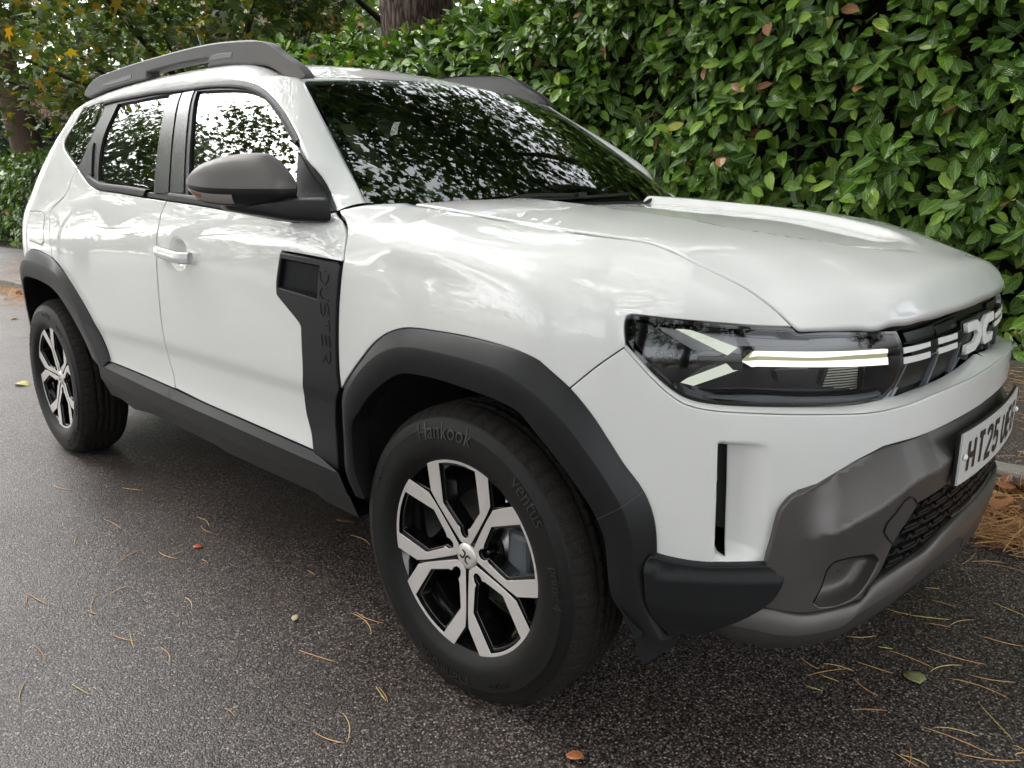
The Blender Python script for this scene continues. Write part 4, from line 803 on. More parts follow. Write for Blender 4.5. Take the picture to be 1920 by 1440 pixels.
ext=([(-3.03,.42),(-3.02,.55),(-2.975,.68),(-2.90,.78),(-2.80,.855)],[(-3.0,.42),(-2.985,.55),(-2.94,.67),(-2.87,.77),(-2.80,.825)],[(-2.95,.42),(-2.94,.53),(-2.90,.62),(-2.87,.70)])
arch('arch_r_','rear',ext)
db=arr('door_bot'); n=60; A=BODY.at(rs(db,n),-.004); A0=BODY.at(rs(db,n),.003)
def lerp_x(line,xs): 
    l=np.array(line); k=np.argsort(l[:,0]); return np.stack([xs,np.interp(xs,l[k,0],l[k,1]),np.interp(xs,l[k,0],l[k,2])],-1)
xs0=np.linspace(-1.985,-.545,n); xs1=np.linspace(-2.03,-.43,n); xs2=np.linspace(-2.07,-.42,n)
smid=lerp_x(D['sill_mid'],xs1); slow=lerp_x(D['sill_low'],xs2); sbot=lerp_x(D['sill_bot'],xs2)
a2=smid*.97+slow*.03; b2=slow.copy(); b2[:,2]+=.004; b3=slow.copy();b3[:,1]+=.004; und=sbot.copy(); und[:,1]+=.25
me=loft_mesh('sill_trim',[A,A0,smid,a2,b2,b3,sbot,und],TRIM2,crease=(1,2,4,5,6),flip=True); SI=both('sill_trim',me,CAR)
k=np.argmin(abs(xs1+1.41))
for o_,s in zip(SI,(1,-1)):
    q=[A0[k]+[-.004,0,0],smid[k],slow[k]+[.02,0,.01]]; q=np.array(q)*[1,s,1]+[0,-.0012*s,0]
    V=[];F=[]
    for i,p in enumerate(q): V+=[p-[.0018,0,0],p+[.0018,0,0]]
    link('sill_seam',mesh_data('sill_seam',V,[(0,1,3,2),(2,3,5,4)],False,None,[VOID]),o_)
# corner cap below the painted bumper, behind the wheel opening
me=panel_mesh('bumper_corner',D['cap'],BODY,TRIM,off=.020,th=.06,gap=0.,bev=.004,res=.016,offf=lambda uv:.010*sst(0,.022,np.interp(uv[:,0],[p[0] for p in D['cap_mid']],[p[1] for p in D['cap_mid']])+.006-uv[:,1])-.012*sst(.09,.16,np.interp(uv[:,0],[.5,.63,.77],[.48,.465,.46])-uv[:,1]),corner=45)
both('bumper_corner',me,CAR)
me=mesh_data('air_deflector',[(.40,-.81,.36),(.425,-.775,.225),(.445,-.70,.235),(.47,-.62,.36),(.412,-.82,.36),(.437,-.785,.225),(.457,-.70,.235),(.482,-.62,.36)],[(0,1,2,3),(7,6,5,4),(0,4,5,1),(1,5,6,2),(2,6,7,3)],False,None,[LINER])
both('air_deflector',me,CAR)
# ---- pillar / cant rail, roof, windscreen
wb=np.array([(-.465,-.741,1.1325),(-.62,-.692,1.249),(-.80,-.634,1.379),(-.961,-.579,1.489)])
roofe=np.array([(-.961,-.579,1.489),(-1.05,-.573,1.505),(-1.12,-.568,1.530),(-1.2,-.563,1.553),(-1.3,-.56,1.568),(-1.45,-.558,1.580),(-1.7,-.556,1.588),(-2.0,-.556,1.589),(-2.35,-.553,1.582),(-2.6,-.545,1.566),(-2.75,-.535,1.548),(-2.9,-.52,1.515),(-3.05,-.50,1.465)])
outer=np.array(D['dlo_front']+D['dlo_rear_top'][1:]+D['qglass'][1:3]+[(-2.62,1.530),(-2.9,1.505),(-3.02,1.47)])
kx=[i for i,p in enumerate(D['dlo_front']) if p[0]<-1.0][0]
o1=BODY.at(rs(outer[:kx+1],30),.0015); o2=BODY.at(rs(outer[kx:],50),.0015); i1=rs(wb,30); i2=rs(roofe,50)
O=np.concatenate([o1,o2[1:]]);I=np.concatenate([i1,i2[1:]])
along=np.gradient(O+I,axis=0); acr=I-O; nn=np.cross(acr,along); nn/=np.linalg.norm(nn,axis=1)[:,None]; nn*=np.sign(-nn[:,1:2]+nn[:,2:3]+nn[:,:1]*.0)
wd=np.linalg.norm(acr,axis=1)[:,None]; L=[]
Od=O-nn*.012; L.append(Od)
for t in (0,.06,.22,.40,.56,.72,.88,1.0):
    b=4*t*(1-t)*wd*np.interp(O[:,0:1],[-1.3,-.95,-.5],[.15,.07,.05])
    L.append(O+acr*t+nn*b)
L.append(I-nn*.012)
both('roof_pillar',loft_mesh('roof_pillar',L,PAINT,flip=True),CAR)
ys=np.linspace(-1,1,41); n=40; L=[]
xr=roofe[:,0]
for y in ys:
    c=1-y*y; x0=-.961+.055*c; xs=np.concatenate([[x0+.004,x0],np.linspace(x0-.03,-3.05,n)]); ye=np.interp(-xs,-xr,-roofe[:,1])*1.0; ze=np.interp(-xs,-xr,roofe[:,2])
    ze=np.where(xs>-1.05,np.interp(-xs,[.9,.961,1.05],[1.474,1.489,1.505]),ze)
    cr=np.interp(-xs,[.9,1.3,2.2,3.05],[.030,.036,.036,.03]); z=ze+cr*c**.9; z[0]-=.012
    L.append(np.stack([xs,y*ye,z],-1))
link('roof',loft_mesh('roof',L,PAINT,flip=True),CAR)
def ws(a,b,off=0.):
    """windscreen point: a across (-1..1), b up (0..1)"""
    a=np.asarray(a,float);b=np.asarray(b,float); c=1-a*a
    B0=np.stack([-.465+.185*c,.741*a,1.1325-.006*c],-1); T1=np.stack([-.955+.055*c,.574*a,1.485+.030*c],-1)
    P=B0+(T1-B0)*b[...,None]; P=P+np.array([.5,0,.83])*(4*b*(1-b)*.012)[...,None]; return P+np.array([.55,0,.83])*off
aa=np.linspace(-1,1,49); bb=np.linspace(0,1,30); 
wscreen=link('windscreen',loft_mesh('windscreen',[ws(aa,np.full(49,b)) for b in bb],GLASS),CAR)
fr=lambda nm,A_,B_,m=FILM: link(nm,loft_mesh(nm,[ws(a_,b_,-.004) for a_,b_ in zip(A_,B_)],m),wscreen)
fr('screen_border',[aa]*3,[np.full(49,b)*1. for b in (0,.05,.10)]); fr('screen_border',[aa]*2,[np.full(49,b) for b in (.955,1.)])
fr('screen_border',[np.full(20,-1.),np.full(20,-.955)],[np.linspace(.1,.955,20)]*2); fr('screen_border',[np.full(20,1.),np.full(20,.955)],[np.linspace(.1,.955,20)]*2)
fr('sensor_panel',[np.linspace(-.13,.13,8)]*2,[np.full(8,.80),np.full(8,.955)])
st=[(-.772,.068),(-.715,.070),(-.722,.118),(-.782,.116)]
stk=link('screen_sticker',mesh_data('screen_sticker',[tuple(ws(np.array([a_]),np.array([b_]),-.003)[0]) for a_,b_ in st],[(0,1,2,3)],False,None,[WHITEP]),wscreen)
for r_,row in enumerate(('111011','101101')):
    for k_,c_ in enumerate(row):
        if c_=='1':
            a0=-.770+.0078*k_; b0=.100-.019*r_; q=[(a0,b0),(a0+.0048,b0),(a0+.0048,b0+.012),(a0,b0+.012)]
            link('sticker_print',mesh_data('sticker_print',[tuple(ws(np.array([x_]),np.array([y_]),-.0015)[0]) for x_,y_ in q],[(0,1,2,3)],False,None,[PLATEB]),stk)
# scuttle panel and wipers
link('scuttle',loft_mesh('scuttle',[ws(aa,np.zeros(49),-.002),ws(aa,np.zeros(49))+np.array([.05,0,-.03]),ws(aa,np.zeros(49))+np.array([.20,0,-.05])],TRIM,flip=True),CAR)
for a0,a1,b0_,b1_ in ((-.52,.30,.004,.034),(.30,.86,-.035,-.018)):
    bl=ws(np.linspace(a0,a1,12),np.linspace(b0_,b1_,12),.006); w=link('wiper',tube_mesh('wiper',bl,.005,TRIM2,6),CAR)
    ar=np.array([ws(np.array([a0-.06]),np.array([b0_-.03]),.004)[0],ws(np.array([a0+.12]),np.array([b0_+.002]),.018)[0],ws(np.array([(a0+a1)/2]),np.array([(b0_+b1_)/2]),.013)[0]]); link('wiper_arm',tube_mesh('wiper_arm',rs(ar,8),.007,TRIM2,6),w)
    link('wiper_joint',box_mesh('wiper_joint',tuple(ar[2]-[.010,.018,.006]),tuple(ar[2]+[.010,.018,.008]),TRIM2),w)
# ---- roof rails
RAILM=simple('roof_rail_grey',(.085,.083,.083),.42,bump=(900.,.1,.0005,2))
class Sheet:
    """a flat vertical sheet parallel to the flank, x and z as its coordinates"""
    def __init__(s,y,bow=None): s.y=y; s.bow=bow
    def at(s,uv,off=0.):
        uv=np.asarray(uv,float); y=s.y+(s.bow(uv[...,0]) if s.bow else 0); return np.stack([uv[...,0],np.broadcast_to(y-np.asarray(off),uv[...,0].shape),uv[...,1]],-1)
RAILS=Sheet(-.592,lambda x:.025*sst(-1.3,-.95,x)*1.0+.02*sst(-2.3,-2.7,x) if False else .014*np.clip((x+1.3)/.35,0,1)**2)
f2=lambda k:[(p[0],p[2]) for p in D[k]]
rt=f2('rail_top')
poly=rt+[(-.985,1.490)]+[(x,z-.006) for x,z in f2('rail_foot_f')[::-1]]+f2('rail_span')[::-1]+[(x,z-.006) for x,z in f2('rail_foot_r')[::-1]]
me=panel_mesh('roof_rail',poly,RAILS,RAILM,off=0,th=.046,gap=0.,bev=.008,res=.03,corner=30)
RR=both('roof_rail',me,CAR)
for o_,s in zip(RR,(1,-1)):
    bk=panel_mesh('rail_back',poly,Sheet(-.545),RAILM,off=0,th=.004,gap=.003,bev=.001,res=.05); 
    if s<0: bk=mirrored(bk)
    link('rail_back',bk,o_)
    for k_,m_ in (('rail_in1',SHELF2),('rail_in2',SHELF2),('rail_cap',BRONZE)):
        me=panel_mesh('rail_inset' if 'in' in k_ else 'rail_end_cap',[(p[0],p[2]) for p in D[k_]],RAILS,m_,off=.0015,th=.003,gap=.002,bev=.001,res=.04)
        if s<0: me=mirrored(me)
        link(me.name.split('.')[0],me,o_)
link('aerial',tube_mesh('aerial',[(-2.60,0,1.57),(-2.612,0,1.64),(-2.64,0,1.756),(-2.73,0,1.912)],[.016,.008,.006,.006],TRIM2,8),CAR)
# ---- door mirror
mt,mm_,mb=[rs(D['mir_'+k],26) for k in ('top','mid','bot')]
ax=mt[-1]-mt[0]; ax[2]=0; ax/=np.linalg.norm(ax); nrm=np.array([ax[1],-ax[0],0]); nrm*=np.sign(nrm[0]); s=np.linspace(0,1,26)
dep=.062*np.clip(1-np.where(s<.5,np.abs(2*s-1)**2.8,np.abs(2*s-1)**7),0.0,1)**.5+.004
L=[]
for a in np.linspace(-90,90,13):
    r_=math.radians(a); f_=np.cos(r_)**.75; up=np.sin(r_)
    base=np.where(up>=0,1,0)*0
    if a<-6: continue
    z=mm_+(mt-mm_)*max(0,up)
    L.append(z+nrm*(dep*f_)[:,None])
cap_me=loft_mesh('mirror_cap',L,MIRRORCAP)
m0=mm_
MIR=[]
for o_,sgn in zip(FD,(1,-1)):
    f_=(lambda m:m) if sgn>0 else mirrored
    mo=link('door_mirror',f_(cap_me.copy()),CAR); MIR.append(mo)
    if sgn<0: mo.location=(-.085,-.045,-.03)
    lowm=loft_mesh('mirror_base',[m0+nrm*(dep*.9)[:,None],m0+nrm*(dep*.985)[:,None]]+[mm_+(mb-mm_)*t+nrm*(dep*(.985-.42*t**2.6))[:,None] for t in np.linspace(.04,1,8)]+[mb-nrm*(dep*.6)[:,None]],TRIM2,flip=True)
    link('mirror_base',f_(lowm),mo)
    k0,k1=1,14; 
    ind=loft_mesh('turn_indicator',[mm_[k0:k1]+(mb-mm_)[k0:k1]*t+nrm*(dep[k0:k1]*q+.002)[:,None] for t,q in ((.34,.96),(.5,.92),(.7,.82),(.86,.70))],CLEARL,flip=True)
    link('turn_indicator',f_(ind),mo)
    ind=loft_mesh('amber_bulb',[mm_[3:7]+(mb-mm_)[3:7]*t+nrm*(dep[3:7]*q+.003)[:,None] for t,q in ((.46,.925),(.7,.82))],AMBER,flip=True); link('amber_bulb',f_(ind),mo)
    bk=loft_mesh('mirror_back',[mt-nrm*.0,(mt+mb)/2-nrm*(dep*.5)[:,None],mb],GBLACK,flip=True); link('mirror_back',f_(bk),mo)
    # under-body and arm to the door
    b0=mb-nrm*.012; foot=[]
    arm=[np.array(p) for p in ((-.745,-.985,1.130),(-.66,-.94,1.122),(-.595,-.895,1.116),(-.50,-.846,1.114))]
    V=[];F=[]
    for p,h,w_ in zip(arm,(.014,.022,.030,.034),(.040,.055,.065,.07)):
        for dx,dz in ((-w_,-h),(w_,-h*.8),(w_,h),(-w_,h)): V.append(p+ax*0+np.array([dx*.9,-dx*.25,dz]))
    for i in range(3):
        for k_ in range(4): F.append((4*i+k_,4*i+4+k_,4*i+4+(k_+1)%4,4*i+(k_+1)%4))
    F+=[(0,1,2,3),(15,14,13,12)]
    am=link('mirror_arm',f_(mesh_data('mirror_arm',V,[q[::-1] for q in F],True,None,[TRIM2])),mo); add_bevel(am,.012,3,20)
# ---- tailgate, underside, black boxes and shells added to block light through the gaps
q=BODY.at(rs([(-3.34,.38),(-3.36,.7),(-3.35,1.0),(-3.27,1.16),(-3.12,1.36),(-3.04,1.455)],24))
tl=[(-3.30,.92),(-3.15,.93),(-3.12,1.0),(-3.16,1.09),(-3.30,1.10)]
TAIL,nt_,b_=mat('tail_lamp_red'); setp(b_,base=(.06,.008,.008),rough=.15,coat=1.)
both('tail_light',panel_mesh('tail_light',tl,BODY,TAIL,off=.006,th=.03,res=.04,bev=.004),CAR)
L=[q*[1,1-t,1]+[-.16*(1-(1-t)**2),0,0] for t in np.linspace(0,1,9)]; L=[np.array(l) for l in L]; L+=[l*[1,-1,1] for l in L[:-1][::-1]]
link('tailgate',loft_mesh('tailgate',L,PAINT),CAR)
link('underside',box_mesh('underside',(-3.2,-.55,.25),(.62,.55,.55),VOID),CAR)
link('floor_pan',box_mesh('floor_pan',(-2.02,-.80,.335),(-.42,.80,.50),VOID),CAR)
link('engine_bay_blocker',box_mesh('engine_bay_blocker',(-.42,-.50,.50),(.60,.50,.84),VOID),CAR)
shell=[(-2.2,.45),(-.42,.45),(-.42,.98),(-.48,1.06),(-2.05,1.10),(-2.2,1.05)]
both('door_shell',panel_mesh('door_shell',shell,BODY,VOID,off=-.045,th=.004,res=.08),CAR)
both('wing_shell',panel_mesh('wing_shell',[(-.42,.90),(.30,.90),(.45,.83),(.50,.90),(.42,.945),(.2,.975),(-.42,1.02)],BODY,VOID,off=-.035,th=.004,res=.05),CAR)
both('boot_shell',panel_mesh('boot_shell',[(-3.2,.95),(-2.25,.95),(-2.25,1.12),(-2.6,1.25),(-3.1,1.2)],BODY,VOID,off=-.05,th=.004,res=.08),CAR)
# ---- cabin
dash=[[(-.36,y,1.08-.02*(y/.7)**2),(-.50,y,1.10-.03*(y/.7)**2),(-.66,y,1.095-.03*(y/.7)**2),(-.74,y,1.06),(-.76,y,.95),(-.70,y,.6)] for y in np.linspace(-.70,.70,15)]
link('dashboard',loft_mesh('dashboard',[np.array(l) for l in dash],DASH,flip=False),CAR)
binn=[[(-.60+.03*math.cos(w)*0-.10*t,-.37+.19*math.cos(w)*(1-.1*t),1.085+.055*math.sin(w)*(1-.2*t)) for w in np.linspace(0,math.pi,13)] for t in (0,.5,1)]
link('instrument_hood',loft_mesh('instrument_hood',[np.array(l) for l in binn],DASH),CAR)
def torus(c,R,r_,axis,m,name,n=36,k=10):
    c=np.array(c); a=np.array(axis,float);a/=np.linalg.norm(a); e1=np.cross(a,[0,1,0]);e1/=np.linalg.norm(e1);e2=np.cross(a,e1); V=[];F=[]
    for i in range(n):
        w=2*math.pi*i/n; d=math.cos(w)*e1+math.sin(w)*e2
        for j in range(k):
            v=2*math.pi*j/k; V.append(c+d*(R+r_*math.cos(v))+a*r_*math.sin(v))
    for i in range(n):
        for j in range(k): F.append((i*k+j,((i+1)%n)*k+j,((i+1)%n)*k+(j+1)%k,i*k+(j+1)%k))
    return mesh_data(name,V,F,True,None,[m])
sw=link('steering_wheel',torus((-.90,-.37,1.02),.185,.016,(-.9,0,.42),DASH,'steering_wheel'),CAR)
link('wheel_hub',mesh_data('wheel_hub',[(-.89,-.37+a_,1.02+b_) for a_,b_ in ((-.18,.01),(-.06,.05),(.06,.05),(.18,.01),(.06,-.07),(.02,-.17),(-.02,-.17),(-.06,-.07))],[tuple(range(8))],False,None,[DASH]),sw)
def seat(x,y,w,row):
    P=[]
    for (dx,z,hw) in ((.0,.62,.95),(-.08,.80,1.0),(-.17,1.05,.95),(-.22,1.17,.8)): pass
    prof=[(.05,.60),(.06,.72),(-.02,.95),(-.09,1.15),(-.12,1.19),(-.17,1.17),(-.16,.95),(-.10,.60)]
    L=[np.array([(x+a_,y+s_*w*(1-.12*abs(s_)**3),z_+ (0 if abs(s_)<.8 else -.02)) for a_,z_ in prof+prof[:1]]) for s_ in (-1,-.85,-.4,0,.4,.85,1)]
    o=link('seat',loft_mesh('seat',L,CLOTH,caps=False),CAR)
    hr=box_mesh('headrest',(x-.19,y-.13,1.21),(x-.10,y+.13,1.40),CLOTH); h=link('headrest',hr,o); add_bevel(h,.035,3)
    cu=box_mesh('seat_cushion',(x,y-w,.55),(x+.50,y+w,.72),CLOTH); h=link('seat_cushion',cu,o); add_bevel(h,.05,3)
for y in (-.37,.37): seat(-1.42,y,.25,1)
for y in (-.38,.38): seat(-2.22,y,.30,2)
link('headlining',loft_mesh('headlining',[np.array([(x_,y_*.55,1.50+.03*(1-y_*y_)) for x_ in np.linspace(-1.0,-2.9,10)]) for y_ in np.linspace(-1,1,9)],CLOTH),CAR)
link('rear_view_mirror',box_mesh('rear_view_mirror',(-.80,-.12,1.375),(-.775,.12,1.44),GBLACK),CAR)
# ---- wheels (one built, three copied)
class Dish:
    """wheel face: shallow dish, outwards is -y"""
    def at(s,uv,off=0.):
        uv=np.asarray(uv,float); r_=np.hypot(uv[...,0],uv[...,1]); return np.stack([uv[...,0],.019*(1-np.minimum(r_/.2325,1))**1.0-np.asarray(off),uv[...,1]],-1)
DISH=Dish()
def revolve(name,prof,m,n=64,closed=False,fm=None,mats=None,mod=None):
    V=[];F=[];M=[]
    for i in range(n):
        w=2*math.pi*i/n
        for k,(r_,y) in enumerate(prof):
            rr=r_+(mod(i,k) if mod else 0); V.append((rr*math.cos(w),y,rr*math.sin(w)))
    k=len(prof)
    for i in range(n):
        for j in range(k-1):
            F.append((i*k+j,i*k+j+1,((i+1)%n)*k+j+1,((i+1)%n)*k+j)); M.append(fm[j] if fm else 0)
    return mesh_data(name,V,F,True,None,mats or [m],M)
def pol(r_,a): return (r_*math.cos(math.radians(a)),r_*math.sin(math.radians(a)))
def make_wheel(theta0,label=None):
    barrel=[(.2345,.002),(.2340,-.0005),(.2325,-.001),(.2300,.006),(.222,.020),(.214,.045),(.209,.10),(.207,.16),(.225,.20),(.2345,.202)]
    rim=link('wheel',revolve('wheel',barrel,GBLACK,96),CAR)
    P=[pol(.2318,a) for a in np.linspace(-25.2,25.2,9)]+[pol(.172,34.2),pol(.14,34.6),pol(.09,33.6),pol(.05,30.2),pol(.034,26),pol(.034,-26),pol(.05,-30.2),pol(.09,-33.6),pol(.14,-34.6),pol(.172,-34.2)]
    H_=[pol(.2235,a) for a in np.linspace(-15.3,15.3,5)]+[pol(.133,27),pol(.076,16.5),pol(.069,11),pol(.058,13.2),pol(.0475,10),pol(.0435,0),pol(.0475,-10),pol(.058,-13.2),pol(.069,-11),pol(.076,-16.5),pol(.133,-27)]
    B_=[pol(.2310,a) for a in np.linspace(-34,34,9)]+[pol(.18,36),pol(.10,36),pol(.03,36),pol(.03,-36),pol(.10,-36),pol(.18,-36)]
    B2=[pol(.222,a) for a in np.linspace(-26.2,26.2,9)]+[pol(.172,36),pol(.10,36),pol(.03,36),pol(.03,-36),pol(.10,-36),pol(.172,-36)]
    H2=[pol(.215,a) for a in np.linspace(-13.6,13.6,5)]+[pol(.132,24.5),pol(.078,13.),pol(.069,8.5),pol(.058,11.5),pol(.049,9),pol(.0455,0),pol(.049,-9),pol(.058,-11.5),pol(.069,-8.5),pol(.078,-13.),pol(.132,-24.5)]
    face=panel_mesh('spoke',P,DISH,SILVER,off=0,th=.006,gap=.0,bev=.0009,res=.016,holes=[H_],corner=18,edge_mat=GBLACK)
    back=panel_mesh('spoke_back',B2,DISH,GBLACK,off=-.0075,th=.034,gap=.0,bev=.002,res=.02,holes=[H2],corner=18)
    nut=revolve('wheel_nut',[(.0,-.012),(.0075,-.012),(.0085,-.009),(.0085,.02)],GBLACK,6)
    for k in range(5):
        a=math.radians(theta0+72*k)
        s_=link('spoke',face,rim); s_.rotation_euler=(0,-a,0)
        b_=link('spoke_back',back,rim); b_.rotation_euler=(0,-a,0)
        nu=link('wheel_nut',nut,rim); nu.location=(.0572*math.cos(a),.042,.0572*math.sin(a))
    cap=link('hub_cap',revolve('hub_cap',[(.0,.0125),(.015,.0128),(.026,.0142),(.0305,.0165),(.0315,.022)],SILVER,40),rim)
    V=[];F=[]
    for sg in (1,-1):
        for pts in ([(-.013,.009),(-.004,.009),(-.001,.004),(-.001,0.)],[(-.013,-.009),(-.004,-.009),(-.001,-.004),(-.001,0.)]):
            v,f=stroke([(sg*(x_-.002),z_) for x_,z_ in pts],.0042); b0=len(V)
            ca,sa=math.cos(math.radians(theta0-125)),math.sin(math.radians(theta0-125))
            V+=[(p[0]*ca-p[1]*sa,.0118,p[0]*sa+p[1]*ca) for p in v]; F+=[tuple(b0+i for i in (g_ if sg>0 else g_[::-1])) for g_ in f]
    link('hub_emblem',mesh_data('hub_emblem',V,F,False,None,[GBLACK]),rim)
    link('brake_disc',revolve('brake_disc',[(.05,.085),(.07,.075),(.075,.095),(.135,.095),(.14,.10),(.14,.115),(.06,.12)],STEEL,48),rim)
    cal=box_mesh('brake_caliper',(.085,.055,-.03),(.155,.15,.085),SHELF2); c_=link('brake_caliper',cal,rim); add_bevel(c_,.018,3)
    return rim
def ty_y(r_): return np.interp(r_,[.2335,.245,.262,.285,.305,.325,.338,.346,.351],[-.004,-.012,-.0175,-.019,-.0165,-.010,.001,.012,.022])
def make_tyre(rim,letters=True):
    half=[(.226,.004),(.2345,-.003),(.245,-.012),(.262,-.0175),(.285,-.019),(.305,-.0165),(.3075,-.0168),(.3085,-.0155),(.325,-.0098),(.331,-.0068),(.3325,-.0042),(.338,.001),(.344,.009),(.349,.018),(.3525,.030),(.354,.040)]
    tread=[(.354,.044),(.3475,.0455),(.3475,.0525),(.3545,.054),(.355,.073),(.348,.0745),(.348,.0835),(.355,.085)]
    prof=half+tread; c=.0885; prof=prof+[(r_,2*c-y) for r_,y in prof[::-1]]
    k=len(prof); N_=420
    def mod(i,kk):
        kk=min(kk,k-1-kk)
        if 11<=kk<=15 and i%7==0: return -.0042
        if 16<=kk<=23 and i%7==3 and kk in (19,20,23): return -.004
        return 0
    fm=[0]*(k-1)
    for j in range(k-1):
        if 10<=min(j,k-2-j): fm[j]=1
    me=revolve('tyre',prof,RUBBER,N_,fm=fm,mats=[RUBBER,MUD],mod=mod)
    def flat(c_):
        s_=np.clip((-.325-c_[:,2])/.02,0,1); c_[:,2]=np.maximum(c_[:,2],-.3465); c_[:,1]+=np.where(c_[:,1]<.0885,-1,1)*.004*s_; return c_
    warp(me,flat); t=link('tyre',me,rim)
    if letters:
        for txt,ang,rm,size,ex in (('Hankook',97,.300,.046,1.05),('ventus',43,.297,.040,1.08),('prime 4',7,.297,.026,1.15),('215/65R17',-62,.29,.014,1.2),('Hankook',-99,.300,.046,1.05),('215/65R17',152,.30,.014,1.2)):
            m2=text_mesh('tyre_lettering',txt,size,TYLET,.0008)
            def fn(c_,ang=ang,rm=rm,ex=ex):
                r_=np.clip(rm+c_[:,1]*1.15,.245,.331); th=math.radians(ang)-c_[:,0]*ex/rm; return np.stack([r_*np.cos(th),ty_y(r_)-.0012-c_[:,2],r_*np.sin(th)],-1)
            link('tyre_lettering',warp(m2,fn),rim)
    return t
CAMBER=0.0209
WF=make_wheel(94.); WF.location=(0,-.8735,.347); WF.rotation_euler=(-CAMBER,0,0); make_tyre(WF)
WR=bpy.data.objects.new('wheel',WF.data); COL.objects.link(WR); WR.parent=CAR
def copy_children(src,dst):
    for ch in src.children:
        c=ch.copy(); COL.objects.link(c); c.parent=dst
copy_children(WF,WR); WR.location=(-2.657,-.868,.347); WR.rotation_euler=(-CAMBER,math.radians(-44),0)
for src in (WF,WR):   # far side wheels face the other way
    o=bpy.data.objects.new('wheel',src.data); COL.objects.link(o); o.parent=CAR; copy_children(src,o)
    o.location=(src.location.x,-src.location.y,.347); o.rotation_euler=(-CAMBER,0,math.pi)
# ends of the single needles on the road (x, y, x, y)
NEEDLES=[[0.627,0.19,0.681,0.201],[0.681,0.196,0.769,0.244],[0.73,0.184,0.783,0.203],[0.779,0.212,0.817,0.286],[0.59,-0.03,0.648,0.028],[0.667,-0.024,0.699,-0.008],[0.694,-0.023,0.802,-0.029],[0.799,-0.05,0.85,0.031],[0.762,0.058,0.894,0.075],[0.651,-0.128,0.735,-0.119],[0.581,-0.272,0.643,-0.177],[0.592,-0.193,0.66,-0.175],[0.667,-0.202,0.735,-0.236],[0.594,-0.31,0.633,-0.303],[0.709,-0.328,0.771,-0.276],[0.84,-0.049,0.965,-0.042],[0.873,0.0,0.964,0.041],[0.914,-0.103,1.0,-0.193],[0.844,-0.283,0.985,-0.28],[0.865,-0.267,0.946,-0.234],[0.919,-0.324,1.029,-0.257],[0.828,-0.41,0.877,-0.421],[0.845,-0.369,0.862,-0.434],[0.837,-0.408,0.893,-0.405],[0.848,0.213,0.948,0.23],[0.836,0.429,0.917,0.406],[0.7,0.325,0.764,0.33],[1.007,-0.216,1.027,-0.217],[0.536,-0.203,0.592,-0.224],[0.6,-0.243,0.648,-0.241],[0.667,0.392,0.702,0.411],[1.016,-0.249,1.029,-0.227],[-2.212,-1.067,-2.115,-1.039],[-1.976,-0.891,-1.883,-0.846],[-1.701,-1.062,-1.568,-1.054],[-1.467,-0.824,-1.355,-0.834],[-1.381,-0.85,-1.297,-0.855],[-1.643,-1.17,-1.563,-1.209],[-1.576,-1.171,-1.501,-1.191],[-1.3,-1.174,-1.348,-1.049],[-1.287,-1.042,-1.193,-1.024],[-1.231,-1.023,-1.233,-0.982],[-1.127,-0.972,-1.085,-0.972],[-1.11,-1.264,-1.125,-1.203],[-1.155,-1.276,-1.042,-1.339],[-1.305,-1.427,-1.19,-1.409],[-1.305,-1.43,-1.22,-1.459],[-0.929,-1.121,-0.852,-1.139],[-0.877,-1.342,-0.803,-1.314],[-0.858,-1.307,-0.771,-1.332],[-0.987,-1.505,-0.883,-1.508],[-0.721,-1.283,-0.628,-1.303],[-0.826,-1.566,-0.73,-1.607],[-0.727,-1.497,-0.652,-1.483],[-0.806,-0.785,-0.759,-0.787],[-0.485,-0.843,-0.361,-0.873],[-0.485,-0.833,-0.38,-0.816],[-0.441,-1.046,-0.326,-1.012],[-0.365,-1.291,-0.316,-1.29],[-0.147,-1.118,-0.06,-1.169],[-0.143,-1.198,-0.061,-1.174],[-0.171,-1.005,-0.108,-1.024],[-0.162,-1.003,-0.101,-1.024],[-0.914,-0.538,-0.801,-0.542],[-1.065,-1.341,-1.021,-1.33]]
# ------------------------------------------------------------------ ground
KY=lambda x: 1.375+.042*(np.asarray(x)-.66)      # line of the kerb face
HY=lambda x: 3.93+.052*(np.asarray(x)-.2)        # front face of the hedge
ASPH,nt,b=mat('worn_damp_asphalt'); setp(b,spec=.5)
tc=node(nt,'ShaderNodeTexCoord'); v=node(nt,'ShaderNodeTexVoronoi',Scale=215.); v.inputs['Randomness'].default_value=1.; nt.links.new(tc.outputs['Object'],v.inputs['Vector'])
wn=node(nt,'ShaderNodeTexWhiteNoise'); nt.links.new(v.outputs['Position'],wn.inputs['Vector'])
cr=ramp(nt,[(.0,(.034,.029,.028)),(.40,(.080,.070,.067)),(.72,(.160,.141,.136)),(.90,(.27,.24,.23)),(.97,(.40,.36,.345)),(1.,(.60,.54,.50))]); nt.links.new(wn.outputs['Value'],cr.inputs[0])
ed=ramp(nt,[(.0,(1,1,1)),(.42,(.85,.85,.85)),(.72,(.22,.21,.20))]); nt.links.new(v.outputs['Distance'],ed.inputs[0])
mu=node(nt,'ShaderNodeMix',data_type='RGBA',blend_type='MULTIPLY'); mu.inputs['Factor'].default_value=1.; nt.links.new(cr.outputs[0],mu.inputs['A']); nt.links.new(ed.outputs[0],mu.inputs['B'])
n2=node(nt,'ShaderNodeTexNoise',Scale=1.3,Detail=5.); nt.links.new(tc.outputs['Object'],n2.inputs['Vector'])
sr=ramp(nt,[(.34,(.78,.73,.70)),(.66,(1.10,1.06,1.04))]); nt.links.new(n2.outputs['Fac'],sr.inputs[0])
